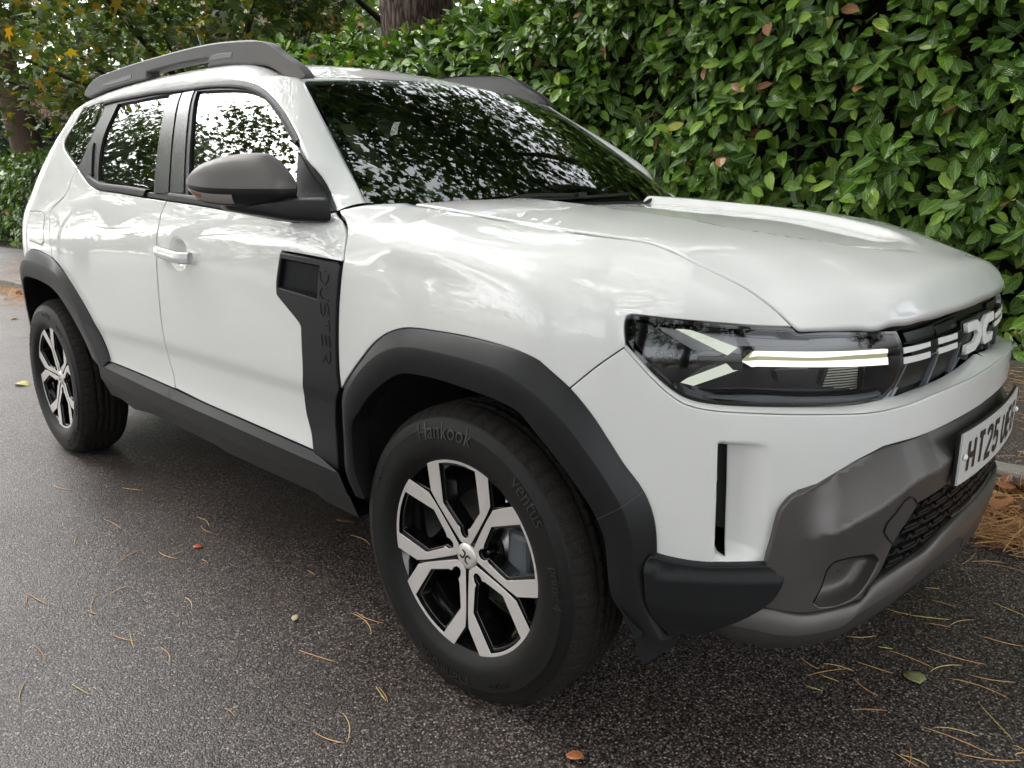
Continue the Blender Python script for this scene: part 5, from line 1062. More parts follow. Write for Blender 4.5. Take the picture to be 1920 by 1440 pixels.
mu2=node(nt,'ShaderNodeMix',data_type='RGBA',blend_type='MULTIPLY'); mu2.inputs['Factor'].default_value=1.; nt.links.new(mu.outputs['Result'],mu2.inputs['A']); nt.links.new(sr.outputs[0],mu2.inputs['B']); nt.links.new(mu2.outputs['Result'],b.inputs['Base Color'])
rr=ramp(nt,[(.3,(.34,.34,.34)),(.7,(.54,.54,.54))]); nt.links.new(n2.outputs['Fac'],rr.inputs[0]); nt.links.new(rr.outputs[0],b.inputs['Roughness'])
bp=node(nt,'ShaderNodeBump',Strength=.55,Distance=.0022); bp.invert=True; nt.links.new(v.outputs['Distance'],bp.inputs['Height'])
n3=node(nt,'ShaderNodeTexNoise',Scale=700.,Detail=2.); nt.links.new(tc.outputs['Object'],n3.inputs['Vector']); bp2=node(nt,'ShaderNodeBump',Strength=.3,Distance=.0006); nt.links.new(n3.outputs['Fac'],bp2.inputs['Height']); nt.links.new(bp.outputs[0],bp2.inputs['Normal']); nt.links.new(bp2.outputs[0],b.inputs['Normal'])
PAVE=ASPH.copy(); PAVE.name='pavement_tarmac'
for n_ in PAVE.node_tree.nodes:
    if n_.type=='TEX_VORONOI': n_.inputs['Scale'].default_value=210.
EARTH=simple('dark_earth',(.035,.026,.018),.95,bump=(14.,.8,.03,6))
CONC,nt,b=mat('weathered_kerb_concrete'); setp(b,rough=.85); nz=noise_bump(nt,b,60.,.5,.003,6); rp=ramp(nt,[(.3,(.13,.12,.10)),(.7,(.24,.225,.20))]); nt.links.new(nz.outputs['Fac'],rp.inputs[0]); nt.links.new(rp.outputs[0],b.inputs['Base Color'])
link('road',mesh_data('road',[(-220,-160,0),(160,-160,0),(160,200,0),(-220,200,0)],[(0,1,2,3)],False,None,[ASPH]),None,kind='structure')
xs=[-90.,-40.,-10.,10.,60.]
def band(name,y0,y1,z,m):
    V=[];F=[]
    for x in xs: V+=[(x,float(y0(x)),z),(x,float(y1(x)),z)]
    for i in range(len(xs)-1): F.append((2*i,2*i+2,2*i+3,2*i+1))
    return link(name,mesh_data(name,V,F,False,None,[m]),None,kind='structure')
band('pavement',lambda x:KY(x)+.12,lambda x:HY(x)-.18,.085,PAVE)
band('earth_bed',lambda x:HY(x)-.18,lambda x:HY(x)+60,.075,EARTH)
kb=link('kerb',mesh_data('kerb',[(-90,float(KY(-90))+.03,-.05),(60,float(KY(60))+.03,-.05),(60,float(KY(60))+.12,-.05),(-90,float(KY(-90))+.12,-.05),(-90,float(KY(-90))+.03,.06),(60,float(KY(60))+.03,.06),(60,float(KY(60))+.12,.06),(-90,float(KY(-90))+.12,.06)],[(4,5,6,7),(0,1,5,4)],False,None,[CONC]),None,kind='structure')
ks=box_mesh('kerb_stone',(-.452,-.0,-.06),(.452,.125,.10),CONC)
kang=math.atan(.042)
for i in range(34):
    x=4.2-.914*i; o=link('kerb_stone',ks,kb); o.location=(x,float(KY(x))+RNG.normal(0,.003),RNG.normal(0,.003)); o.rotation_euler=(0,0,kang+RNG.normal(0,.003)); add_bevel(o,.018,2)
# ------------------------------------------------------------------ leaves
def leaf_mat(name,stops,trans=.12,rough=.20,rib=(.26,.36,.10),obj=False,spec=.5,vein=True):
    m=bpy.data.materials.new(name); m.use_nodes=True; nt=m.node_tree; b=nt.nodes['Principled BSDF']; out=nt.nodes['Material Output']; setp(b,rough=rough,spec=spec)
    if obj: src=node(nt,'ShaderNodeObjectInfo').outputs['Random']
    else: src=node(nt,'ShaderNodeNewGeometry').outputs['Random Per Island']
    cr=ramp(nt,stops); nt.links.new(src,cr.inputs[0]); col=cr.outputs[0]
    if vein:
        at=node(nt,'ShaderNodeAttribute'); at.attribute_name='leaf'; sp=node(nt,'ShaderNodeSeparateXYZ'); nt.links.new(at.outputs['Vector'],sp.inputs[0])
        ab=node(nt,'ShaderNodeMath',operation='ABSOLUTE'); nt.links.new(sp.outputs[0],ab.inputs[0])
        rr=ramp(nt,[(.0,(1,1,1)),(.10,(.0,.0,.0))]); nt.links.new(ab.outputs[0],rr.inputs[0])
        # side veins: stripes slanting from the midrib
        m1=node(nt,'ShaderNodeMath',operation='MULTIPLY_ADD'); m1.inputs[1].default_value=-.35; nt.links.new(ab.outputs[0],m1.inputs[0]); nt.links.new(sp.outputs[1],m1.inputs[2])
        m2=node(nt,'ShaderNodeMath',operation='MULTIPLY'); m2.inputs[1].default_value=56.; nt.links.new(m1.outputs[0],m2.inputs[0]); sn=node(nt,'ShaderNodeMath',operation='SINE'); nt.links.new(m2.outputs[0],sn.inputs[0])
        bp=node(nt,'ShaderNodeBump',Strength=.55,Distance=.004); nt.links.new(sn.outputs[0],bp.inputs['Height']); nt.links.new(bp.outputs[0],b.inputs['Normal'])
        mx=node(nt,'ShaderNodeMix',data_type='RGBA'); nt.links.new(rr.outputs[0],mx.inputs['Factor']); nt.links.new(col,mx.inputs['A']); mx.inputs['B'].default_value=(*rib,1); col=mx.outputs['Result']
    nt.links.new(col,b.inputs['Base Color'])
    tr=node(nt,'ShaderNodeBsdfTranslucent'); hs_=node(nt,'ShaderNodeHueSaturation',Value=1.8,Saturation=1.1); nt.links.new(col,hs_.inputs['Color']); nt.links.new(hs_.outputs[0],tr.inputs['Color'])
    ms=node(nt,'ShaderNodeMixShader'); ms.inputs[0].default_value=trans; nt.links.new(b.outputs[0],ms.inputs[1]); nt.links.new(tr.outputs[0],ms.inputs[2]); nt.links.new(ms.outputs[0],out.inputs['Surface']); return m
LAUREL_ST=[(.0,(.032,.084,.010)),(.32,(.058,.138,.014)),(.66,(.096,.200,.020)),(.88,(.160,.290,.030)),(.985,(.27,.40,.055)),(.9915,(.36,.17,.085)),(1.,(.42,.20,.10))]
LAUREL=leaf_mat('laurel_leaf',LAUREL_ST); LAURELO=leaf_mat('laurel_leaf_near',LAUREL_ST,obj=True)
def leaf_template(kind,bend,fold,rows=4):
    """one broad leaf along +x, upper side +z: five rows of left edge, midrib, right edge"""
    V=[];A=[];F=[]
    t=np.linspace(0,1,rows+1); w=.262*np.sin(np.pi*np.clip(t,0.0,1)**.9)**.62; w[0]=.0;w[-1]=.0
    for i,(tt,ww) in enumerate(zip(t,w)):
        z=-bend*tt*tt; 
        if ww<1e-6: V.append((tt,0,z)); A.append((0,tt,0))
        else:
            for s in (-1,0,1): V.append((tt,s*ww,z+abs(s)*fold*ww)); A.append((s,tt,0))
    F=[(0,1,2),(0,2,3)]
    for i in range(rows-2):
        a=1+3*i; b_=a+3
        F+=[(a,b_,b_+1),(a,b_+1,a+1),(a+1,b_+1,b_+2),(a+1,b_+2,a+2)]
    a=1+3*(rows-2); e=len(V)-1; F+=[(a,e,a+1),(a+1,e,a+2)]
    return np.array(V),np.array(A,float),np.array(F)
LT_=[leaf_template(0,b_,f_) for b_,f_ in ((.05,.25),(.14,.35),(.22,.15),(.0,.45),(.30,.3),(.10,.05))]
def frames(tip,nor):
    x=tip/np.linalg.norm(tip,axis=1)[:,None]; y=np.cross(nor,x); y/=np.maximum(1e-6,np.linalg.norm(y,axis=1))[:,None]; z=np.cross(x,y); return x,y,z
def scatter_leaves(name,pos,tip,nor,size,m,templates=LT_,wide=1.,attr=True):
    x,y,z=frames(tip,nor); VV=[];AA=[];FF=[];o=0; which=RNG.integers(0,len(templates),len(pos))
    for k,(V,A,F) in enumerate(templates):
        s=np.where(which==k)[0]
        if not len(s): continue
        sc_=size[s][:,None,None]; W=pos[s][:,None,:]+sc_*(V[None,:,0:1]*x[s][:,None]+wide*V[None,:,1:2]*y[s][:,None]+V[None,:,2:3]*z[s][:,None])
        VV.append(W.reshape(-1,3)); AA.append(np.tile(A,(len(s),1))); FF.append((F[None]+(np.arange(len(s))*len(V))[:,None,None]+o).reshape(-1,3)); o+=len(s)*len(V)
    me=tri_mesh(name,np.concatenate(VV),np.concatenate(FF),m)
    if attr: 
        a=me.attributes.new('leaf','FLOAT_VECTOR','POINT'); a.data.foreach_set('vector',np.concatenate(AA).astype('f').ravel())
    return me
from mathutils import noise as mnoise
def bumps(x,z,f=1.,seed=0.): return np.array([mnoise.noise(Vector((a*f+seed,b_*f,seed))) for a,b_ in zip(x,z)])
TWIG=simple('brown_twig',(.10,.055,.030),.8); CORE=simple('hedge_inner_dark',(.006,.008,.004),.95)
BARK_D=simple('dark_bark',(.035,.028,.022),.9,bump=(18.,.9,.03,6))
def hedge(label,x0,x1,top,n,leaf,face,depth=1.2,nobj=0,shoots=0,y_of=HY,dens_x=None):
    t=thing('laurel_hedge',label,'hedge',((x0+x1)/2,float(y_of((x0+x1)/2)),0)); ox,oy=(x0+x1)/2,float(y_of((x0+x1)/2))
    # dark inner mass, set back behind the leaves
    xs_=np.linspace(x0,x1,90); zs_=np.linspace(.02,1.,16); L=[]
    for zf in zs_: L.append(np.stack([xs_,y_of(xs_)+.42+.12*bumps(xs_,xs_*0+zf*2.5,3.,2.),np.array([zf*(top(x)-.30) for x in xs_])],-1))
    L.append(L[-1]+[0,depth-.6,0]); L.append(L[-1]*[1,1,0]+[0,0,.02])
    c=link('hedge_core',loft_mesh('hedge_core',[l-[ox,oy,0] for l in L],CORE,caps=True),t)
    # leaves on the front face and on the top
    nf=int(n*.80); u=RNG.random(nf*2); x=x0+(x1-x0)*(u if dens_x is None else dens_x(u)); z=np.array([top(a) for a in x])*RNG.random(len(x))**.92
    bz=bumps(x,z,2.3,3.1); bz2=bumps(x,z,.8,9.); keep=(RNG.random(len(x))<np.clip(.80+.9*bz,.16,1)); x,z,bz,bz2=[q[keep][:nf] for q in (x,z,bz,bz2)]
    lay=RNG.random(len(x)); d=-.16*bz2-.16*bz+np.where(lay<.5,RNG.uniform(-.05,.08,len(x)),RNG.uniform(.06,.34,len(x)))
    zt=np.array([top(a) for a in x]); round_=.30*np.clip((z-(zt-.35))/.35,0,1)**2
    P=np.stack([x,y_of(x)+d+round_,z],-1)
    k=len(x); up=np.clip((z/zt-.35)/.65,0,1)[:,None]
    tip=np.stack([RNG.normal(0,.75,k),RNG.normal(-.35,.35,k),RNG.normal(-.62,.45,k)],-1); tip[:,2:]+=.75*up*RNG.random((k,1))
    nor=np.stack([RNG.normal(0,.45,k),-1+RNG.normal(0,.35,k),.45+RNG.normal(0,.4,k)],-1)+up*np.array([0,.25,.55])
    nt_=n-nf; x2=x0+(x1-x0)*RNG.random(nt_); z2=np.array([top(a) for a in x2])+RNG.uniform(-.06,.13,nt_)+.10*bumps(x2,x2*0,2.2,5.); y2=y_of(x2)+.12+RNG.random(nt_)*depth*.75
    P2=np.stack([x2,y2,z2],-1); tip2=np.stack([RNG.normal(0,.8,nt_),RNG.normal(-.3,.7,nt_),RNG.normal(.25,.5,nt_)],-1); nor2=np.stack([RNG.normal(0,.5,nt_),RNG.normal(-.45,.5,nt_),RNG.normal(.8,.4,nt_)],-1)
    P=np.concatenate([P,P2]);tip=np.concatenate([tip,tip2]);nor=np.concatenate([nor,nor2]); S=leaf*(.55+.80*RNG.beta(2.2,1.9,len(P)))
    if shoots:
        for i in range(shoots):
            sx=RNG.uniform(*face); b0=np.array([sx,float(y_of(sx))+RNG.uniform(.1,.8),top(sx)-.05]); h=RNG.uniform(.15,.42); dr=np.array([RNG.normal(0,.18),RNG.normal(-.1,.15),1]); q=12
            tt=RNG.uniform(.25,1,q); an=RNG.uniform(0,2*math.pi,q); P=np.concatenate([P,b0+dr*h*tt[:,None]]); tip=np.concatenate([tip,np.stack([np.cos(an),np.sin(an),RNG.uniform(.4,1.3,q)],-1)]); nor=np.concatenate([nor,np.stack([-.4*np.cos(an),-.4*np.sin(an)-.3,np.ones(q)],-1)]); S=np.concatenate([S,leaf*RNG.uniform(.8,1.2,q)])
    big=np.zeros(len(P),bool)
    if nobj:   # the leaves that show largest: frontmost, nearest the camera
        score=np.where((P[:,0]>-3.2)&(P[:,0]<.75)&(P[:,2]>.72)&(P[:,2]<2.5),-(P[:,1]-y_of(P[:,0]))*2.2+.22*P[:,0]+.25*S/leaf,-9); big[np.argsort(-score)[:nobj]]=True
    fo=link('foliage',scatter_leaves('foliage',P[~big]-[ox,oy,0],tip[~big],nor[~big],S[~big],LAUREL),t,kind='stuff')
    if nobj:
        shared=[]
        for V,A,F in LT_:
            me=tri_mesh('leaf',V,F,LAURELO); a=me.attributes.new('leaf','FLOAT_VECTOR','POINT'); a.data.foreach_set('vector',A.astype('f').ravel()); shared.append(me)
        X,Y,Z=frames(tip[big],nor[big])
        for i,(p,s_) in enumerate(zip(P[big]-[ox,oy,0],S[big])):
            o=link('leaf',shared[i%len(shared)],t); M=Matrix.Identity(4)
            for r_ in range(3): M[r_][0]=X[i][r_]*s_;M[r_][1]=Y[i][r_]*s_;M[r_][2]=Z[i][r_]*s_;M[r_][3]=p[r_]
            o.matrix_local=M
    # bare twigs poking through
    VV=[];FF=[];o=0
    for i in range(900 if nobj else 60):
        sx=RNG.uniform(*face); sz=RNG.uniform(.3,top(sx)); p0=np.array([sx-ox,float(y_of(sx))-oy+.30,sz]); p1=p0+np.array([RNG.normal(0,.16),-.30+RNG.normal(0,.10),RNG.normal(.12,.18)]); r_=RNG.uniform(.002,.0045)
        for e in ((r_,0,0),(-r_*.5,0,r_*.87),(-r_*.5,0,-r_*.87)): VV+=[p0+e,p1+np.array(e)*.5]
        for a_ in range(3): b_=(a_+1)%3; FF+=[(o+2*a_,o+2*a_+1,o+2*b_+1),(o+2*a_,o+2*b_+1,o+2*b_)]
        o+=6
    link('twig',tri_mesh('twig',VV,FF,TWIG),t,kind='stuff'); return t
topA=lambda x: 2.72+.08*math.sin(x*1.3)+.05*math.sin(x*3.7+1)+.75*max(0.,min(1.,(x+4.2)/2.6))
hedge('tall glossy laurel hedge along the pavement directly behind the white car',-9.0,4.0,topA,29000,.138,(-7,.7),nobj=300,shoots=26,dens_x=lambda u:u)
topB=lambda x:1.80+.05*math.sin(x*2.1)
hedge('low clipped laurel hedge far down the pavement at the left edge',-26.,-13.2,topB,8000,.125,(-20,-13.4),y_of=lambda x:HY(x)+.10,depth=1.)
# ------------------------------------------------------------------ trees
def maple_template():
    a=[]; 
    for k,(r_,ang) in enumerate([(.12,-90),(.30,-40),(.62,-10),(.36,8),(.85,38),(.42,60),(1.,90),(.42,120),(.85,142),(.36,172),(.62,190),(.30,220)]):
        a.append((r_*math.sin(math.radians(ang))*.9+.1,-r_*math.cos(math.radians(ang))*.6,-.06*r_*r_))
    V=np.array([(.1,0,.0)]+a); F=np.array([(0,i+1,(i+1)%12+1) for i in range(12)]); return V,np.concatenate([V[:,1:2],V[:,0:1],V[:,2:]*0],1),F
MT=[maple_template()]
ST_=[leaf_template(0,.1,.2,2),leaf_template(0,.25,.35,2)]
MAPLE=leaf_mat('maple_leaf',[(.0,(.030,.058,.014)),(.4,(.058,.100,.020)),(.72,(.100,.140,.026)),(.88,(.155,.17,.026)),(.95,(.30,.22,.03)),(1.,(.36,.20,.04))],trans=.30,rough=.45,vein=False)
BROAD=leaf_mat('broad_leaf',[(.0,(.024,.050,.014)),(.5,(.048,.088,.020)),(.85,(.088,.130,.028)),(1.,(.15,.165,.036))],trans=.28,rough=.5,vein=False)
DARKL=leaf_mat('conifer_spray',[(.0,(.008,.018,.009)),(.6,(.016,.034,.014)),(1.,(.034,.052,.020))],trans=.1,rough=.7,vein=False)
ORANGE=leaf_mat('orange_berry_leaf',[(.0,(.10,.06,.015)),(.5,(.30,.12,.02)),(1.,(.42,.20,.03))],trans=.2,rough=.6,vein=False)
PINEBARK,nt,b=mat('pine_bark'); setp(b,rough=.9,spec=.2)
tc=node(nt,'ShaderNodeTexCoord'); mp=node(nt,'ShaderNodeMapping'); mp.inputs['Scale'].default_value=(9,9,1.6); nt.links.new(tc.outputs['Object'],mp.inputs[0]); vv=node(nt,'ShaderNodeTexVoronoi',Scale=1.6,feature='DISTANCE_TO_EDGE'); nzz=node(nt,'ShaderNodeTexNoise',Scale=3.,Detail=6.); nt.links.new(mp.outputs[0],nzz.inputs[0])
vm=node(nt,'ShaderNodeVectorMath',operation='ADD'); sc2=node(nt,'ShaderNodeVectorMath',operation='SCALE'); sc2.inputs['Scale'].default_value=.6; nt.links.new(nzz.outputs['Color'],sc2.inputs[0]); nt.links.new(mp.outputs[0],vm.inputs[0]); nt.links.new(sc2.outputs[0],vm.inputs[1]); nt.links.new(vm.outputs[0],vv.inputs['Vector'])
cr=ramp(nt,[(.0,(.020,.014,.012)),(.12,(.085,.058,.050)),(.5,(.20,.145,.125))]); nt.links.new(vv.outputs['Distance'],cr.inputs[0]); nt.links.new(cr.outputs[0],b.inputs['Base Color']); bp=node(nt,'ShaderNodeBump',Strength=1.,Distance=.05); nt.links.new(vv.outputs['Distance'],bp.inputs['Height']); nt.links.new(bp.outputs[0],b.inputs['Normal'])
REDBARK=simple('reddish_bark',(.085,.055,.040),.9,bump=(22.,.8,.02,6))
def trunk_mesh(name,pts,rad,m,n=18,rough=.05):
    P=rs(pts,26); R=np.interp(np.linspace(0,1,26),np.linspace(0,1,len(rad)),rad); me=tube_mesh(name,P,R,m,n)
    k=len(me.vertices); co=np.empty(k*3,'f'); me.vertices.foreach_get('co',co); co=co.reshape(-1,3); ctr=np.repeat(P,n,0)
    f=np.array([1+rough*mnoise.noise(Vector(tuple(c*4.)))*2 for c in co]); co=ctr+(co-ctr)*f[:,None]; me.vertices.foreach_set('co',co.astype('f').ravel()); me.update(); return me
def tree(name,label,cat,base,h,r0,crown,nleaf,leaf,m,bark,templates,lean=(0,0),group=None,limbs=7,clump=.55,nclump=60,droop=0.):
    """tapered trunk, limbs that reach into the crown, leaves in uneven clumps round the twigs; crown=(cx,cy,cz,rx,ry,rz) relative to the base"""
    t=thing(name,label,cat,base,group); top=np.array([lean[0]*h,lean[1]*h,h]); mid=top*.5+np.array([RNG.normal(0,.1)*h*.15,RNG.normal(0,.1)*h*.15,0])
    link('trunk',trunk_mesh('trunk',[(0,0,-.2),tuple(mid*.3),tuple(mid),tuple(top*.8),tuple(top)],[r0*1.25,r0,r0*.8,r0*.5,r0*.15],bark),t)
    c=np.array(crown[:3]); R=np.array(crown[3:]); pts=[]
    while len(pts)<nclump:
        q=RNG.uniform(-1,1,3); d=np.linalg.norm(q)
        if .25<d<1: pts.append(c+q/d*d**.6*R)
    pts=np.array(pts)
    for i in range(limbs):
        e=pts[RNG.integers(0,len(pts))]; f_=np.clip((e[2]/max(h,.1))*RNG.uniform(.45,.8),.12,.9); s=top*f_; md=(s+e)/2+np.array([0,0,-.05*np.linalg.norm(e-s)+.1]); rr_=r0*(1-f_)*.45+.012
        link('limb',tube_mesh('limb',rs([s,md,e],9),np.linspace(rr_,.012,9),bark,7),t)
    w=RNG.dirichlet(np.ones(len(pts))*1.2); cnt=RNG.multinomial(nleaf,w); P=np.repeat(pts,cnt,0); P=P+RNG.normal(0,1,P.shape)*np.array([clump,clump,clump*.55])
    k=len(P); tip=RNG.normal(0,1,(k,3))*[1,1,.5]+[0,0,-.35-droop]; nor=RNG.normal(0,.55,(k,3))+[0,0,1.]
    link('crown',scatter_leaves('crown',P,tip,nor,leaf*RNG.uniform(.6,1.3,k),m,templates,attr=False),t,kind='stuff'); return t
# behind the hedge, from right to left
tree('pine_tree','large pine with a thick furrowed pinkish trunk rising behind the tall hedge','tree',(-6.75,5.05,0),17,.44,(0,0,12.5,4.2,4.2,4.5),3600,.34,DARKL,PINEBARK,ST_,limbs=14,clump=.7,nclump=60)
tree('maple_tree','spreading maple with green and yellowing leaves hanging over the left of the road','tree',(-13.9,6.2,0),9,.24,(-1.2,-1.4,5.6,5.2,3.9,3.3),19000,.19,MAPLE,BARK_D,MT,limbs=16,clump=.50,nclump=140)
tree('maple_tree','broad dark leafy tree behind the hedge between the maple and the pine','tree',(-10.8,8.0,0),9,.22,(0,0,5.2,3.4,3.0,3.0),6500,.17,BROAD,BARK_D,MT,limbs=9,clump=.5,nclump=70)
tree('leafy_tree','bushy green tree close behind the hedge right of the pine trunk','tree',(-3.2,7.0,0),8.5,.2,(0,0,5.3,3.6,2.6,2.8),6500,.17,BROAD,BARK_D,MT,limbs=9,clump=.5,nclump=80)
tree('leafy_tree','tall leafy tree behind the right end of the hedge','tree',(2.4,7.6,0),10,.24,(0,0,6.6,3.8,3.2,3.4),6500,.19,BROAD,BARK_D,MT,limbs=9,clump=.55,nclump=70)
tree('leaning_tree','leaning bare reddish tree trunk behind the low hedge at the left edge','tree',(-17.6,3.85,0),10,.30,(0,0,8.6,2.6,2.4,2.0),1800,.2,BROAD,REDBARK,MT,lean=(-.32,-.02),limbs=4,nclump=30)
def shrub(name,label,x,y,w,h,n,leaf,m,dp=.8,z0=.0):
    t=thing(name,label,'shrub',(x,y,0)); k=n; q=RNG.normal(0,1,(k,3)); q/=np.linalg.norm(q,axis=1)[:,None]; rr_=RNG.uniform(.55,1,k)[:,None]**.6; P=q*rr_*[w,dp,h/2]; b_=bumps(P[:,0],P[:,2],1.6,x)[:,None]; P=P*(1+.35*b_)+[0,0,h/2+z0]
    tip=q+RNG.normal(0,.6,(k,3)); nor=q*.6+RNG.normal(0,.4,(k,3))+[0,0,.5]
    link('crown',scatter_leaves('crown',P,tip,nor,leaf*RNG.uniform(.6,1.3,k),m,ST_,attr=False),t,kind='stuff')
    for i in range(5): link('stem',tube_mesh('stem',rs([(RNG.normal(0,.1),RNG.normal(0,.1),0),(RNG.normal(0,.3*w),RNG.normal(0,.3*dp),(h+z0)*.5),(RNG.normal(0,.5*w),RNG.normal(0,.4*dp),(h+z0)*.85)],7),np.linspace(.04,.01,7),BARK_D,6),t)
    return t
shrub('conifer_hedge','dark clipped conifer bush below the brown fence at the far left',-21.6,5.0,2.6,2.9,3800,.24,DARKL,1.2)
shrub('conifer_hedge','dark conifer screen far behind the maple at the left',-17.0,7.4,2.6,3.6,3800,.26,DARKL,1.4)
shrub('berry_shrub','shrub with orange berries and leaves seen above the hedge left of the pine trunk',-9.0,5.2,.75,3.35,900,.10,ORANGE,.5,z0=.0)
shrub('silvery_shrub','grey green shrub behind the hedge under the maple',-10.2,5.6,1.3,3.5,2600,.13,BROAD,.9)
FENCE=simple('brown_stained_boards',(.085,.030,.022),.8,bump=(30.,.4,.004,4))
fx0,fy0,fx1,fy1=-24.6,5.2,-19.6,5.9; t=thing('board_fence','reddish brown vertical board fence far off at the left edge','fence',(fx0,fy0,0)); ln_=math.hypot(fx1-fx0,fy1-fy0); fa=math.atan2(fy1-fy0,fx1-fx0); t.rotation_euler=(0,0,fa)
V=[];F=[]
for i in range(int(ln_/.105)):
    x=i*.105; z1=4.02+RNG.normal(0,.01); y=RNG.normal(0,.004); b0=len(V)
    V+=[(x,y-.01,2.4),(x+.09,y-.01,2.4),(x+.09,y+.01,2.4),(x,y+.01,2.4),(x,y-.01,z1),(x+.09,y-.01,z1),(x+.09,y+.01,z1),(x,y+.01,z1)]; F+=[tuple(b0+j for j in f_) for f_ in ((0,1,5,4),(1,2,6,5),(2,3,7,6),(3,0,4,7),(4,5,6,7))]
link('boards',mesh_data('boards',V,F,False,None,[FENCE]),t,kind='stuff')
for i in range(3): link('post',box_mesh('post',(i*2.2,.012,0),(i*2.2+.1,.11,4.0),FENCE),t)
for z in (2.7,3.7): link('fence_rail',box_mesh('fence_rail',(0,.012,z),(ln_,.05,z+.09),FENCE),t)
bank=link('bank',mesh_data('bank',[(-60,9,.0),(-12,9,.0),(-12,30,2.6),(-60,30,2.6)],[(0,1,2,3)],False,None,[EARTH]),None,kind='structure')
# far wood closing the view behind everything
pts=[];
for (x,y,rx,ry,h,n) in ((-30,10,6,4,8,5200),(-36,2,4,5,8,3000),(-24,15,7,4,11,6000),(-14,15,6,4,11,5600),(-5,14,6,3,10,5000),(6,13,6,3,10,4200)):
    q=RNG.normal(0,1,(n,3)); q/=np.linalg.norm(q,axis=1)[:,None]; P=q*RNG.uniform(.5,1,(n,1))**.5*[rx,ry,h/2]; P*=1+.45*bumps(P[:,0],P[:,2],.55,x)[:,None]; pts.append(P+[x,y,h/2])
P=np.concatenate(pts); k=len(P); link('far_wood',scatter_leaves('far_wood',P,RNG.normal(0,1,(k,3)),RNG.normal(0,.6,(k,3))+[0,-.3,.6],.42*RNG.uniform(.5,1.3,k),BROAD,ST_,wide=1.6,attr=False),None,kind='stuff')
# pink rendered house glimpsed through the leaves
t=thing('house','pink and white house glimpsed through gaps in the maple leaves','house',(-29.5,12.5,0)); PINK=simple('pink_render',(.50,.25,.19),.8); WHITE=simple('white_render',(.80,.79,.77),.7); TILE=simple('roof_tile',(.12,.06,.045),.8)
link('wall',box_mesh('wall',(-4,0,0),(4,6,8.6),PINK),t); link('gable_panel',box_mesh('gable_panel',(-3.2,-.05,5.6),(1.2,-.002,7.9),WHITE),t)
link('roof',mesh_data('roof',[(-4.3,-.4,8.6),(4.3,-.4,8.6),(4.3,6.4,8.6),(-4.3,6.4,8.6),(-4.3,3,11),(4.3,3,11)],[(0,1,5,4),(2,3,4,5),(0,4,3),(1,2,5)],False,None,[TILE]),t)
for x in (-2.6,-.6,1.9):
    w_=link('window',box_mesh('window',(x,-.09,6.0),(x+.9,-.052,7.3),WHITEP),t); link('pane',box_mesh('pane',(x+.08,-.10,6.08),(x+.82,-.092,7.22),GBLACK),w_)
# across the road, out of the picture but seen in the glass and paint: a verge hedge and street trees
spots=[(-44,-9,13,5.5,'far tall'),(-33,-7.5,12,5,'tall'),(-24,-8.5,12.5,4.8,'broad'),(-15.5,-7.3,11.4,4.6,'round'),(-8.5,-8.2,11,3.8,'low'),(-1.0,-8.4,10,3.6,'slim'),(7,-8.0,11,3.6,'young'),(16,4.5,11,3.2,'upright')]
for i,(x,y,h,r_,w_) in enumerate(spots):
    fine=w_ in ('broad','round','far tall','tall')
    tree('street_tree',w_+' street tree across the road from the parked car, '+('beyond the bonnet' if x>3 else 'level with the doors' if x>-10 else 'beyond the tailgate'),'tree',(x,y,0),h,.28,(0,0,h*.60,r_,r_*.85,h*.36),12000 if fine else 5200,.18 if fine else .28,BROAD,BARK_D,MT,limbs=8,clump=.6,nclump=90,group='street trees across the road')
canopy=[(-22.,-4.6,11,5.0,'forked'),(-6.5,-6.2,14,5.6,'wide crowned'),(2.2,-6.4,13.5,5.4,'overhanging'),(9.5,-5.0,14,5.6,'heavy limbed'),(-2.0,8.6,15,5.8,'tall'),(8.2,7.2,14,5.6,'stout')]
for x,y,h,r_,w_ in canopy:
    tree('street_tree',w_+' tree reaching over the road, '+('on the opposite verge ' if y<0 else 'behind the hedge ')+('ahead of the car' if x>6 else 'beside its bonnet' if x>-3 else 'beside its doors' if x>-8 else 'behind it'),'tree',(x,y,0),h,.32,(0,2.6 if y<0 else -3.2,h*.70,r_,r_*.85,h*.20),9500,.26,BROAD,BARK_D,MT,limbs=10,clump=.75,nclump=64,group='trees meeting over the road')
shrub('verge_hedge','clipped hedge along the opposite side of the road',-8,-10.5,26,2.2,7000,.34,BROAD,.7)
# ------------------------------------------------------------------ litter
NEEDLE=leaf_mat('dry_needle',[(.0,(.22,.10,.040)),(.4,(.36,.18,.07)),(1.,(.52,.32,.14))],trans=.0,rough=.6,vein=False,spec=.3)
def needles(n,xf,yf,zf,L=(.06,.14),r_=.0011,tilt=.12,ang=None):
    x=xf(n); y=yf(x,n); z=zf(x,y,n); a=RNG.uniform(0,math.pi*2,n) if ang is None else ang(n); ln=RNG.uniform(*L,n); cur=RNG.normal(0,.25,n); tl=RNG.normal(0,tilt,n)
    V=[];T_=[]; ts=(0,.5,1.)
    base=np.stack([x,y,z],-1); VV=np.zeros((n,9,3))
    for j,t_ in enumerate(ts):
        aa_=a+cur*(t_-.5); c=base+np.stack([np.cos(aa_)*ln*(t_-.5),np.sin(aa_)*ln*(t_-.5),np.abs(tl*ln)*t_+ .004*np.sin(np.pi*t_)],-1); side_=np.stack([-np.sin(aa_),np.cos(aa_),0*aa_],-1)*r_
        VV[:,3*j]=c-side_; VV[:,3*j+1]=c+[0,0,r_*1.6]; VV[:,3*j+2]=c+side_
    F=[]
    for j in (0,1):
        for k_ in (0,1): p=3*j+k_; F+=[(p,p+3,p+4),(p,p+4,p+1)]
    F=np.array(F); return VV.reshape(-1,3),(F[None]+(np.arange(n)*9)[:,None,None]).reshape(-1,3)
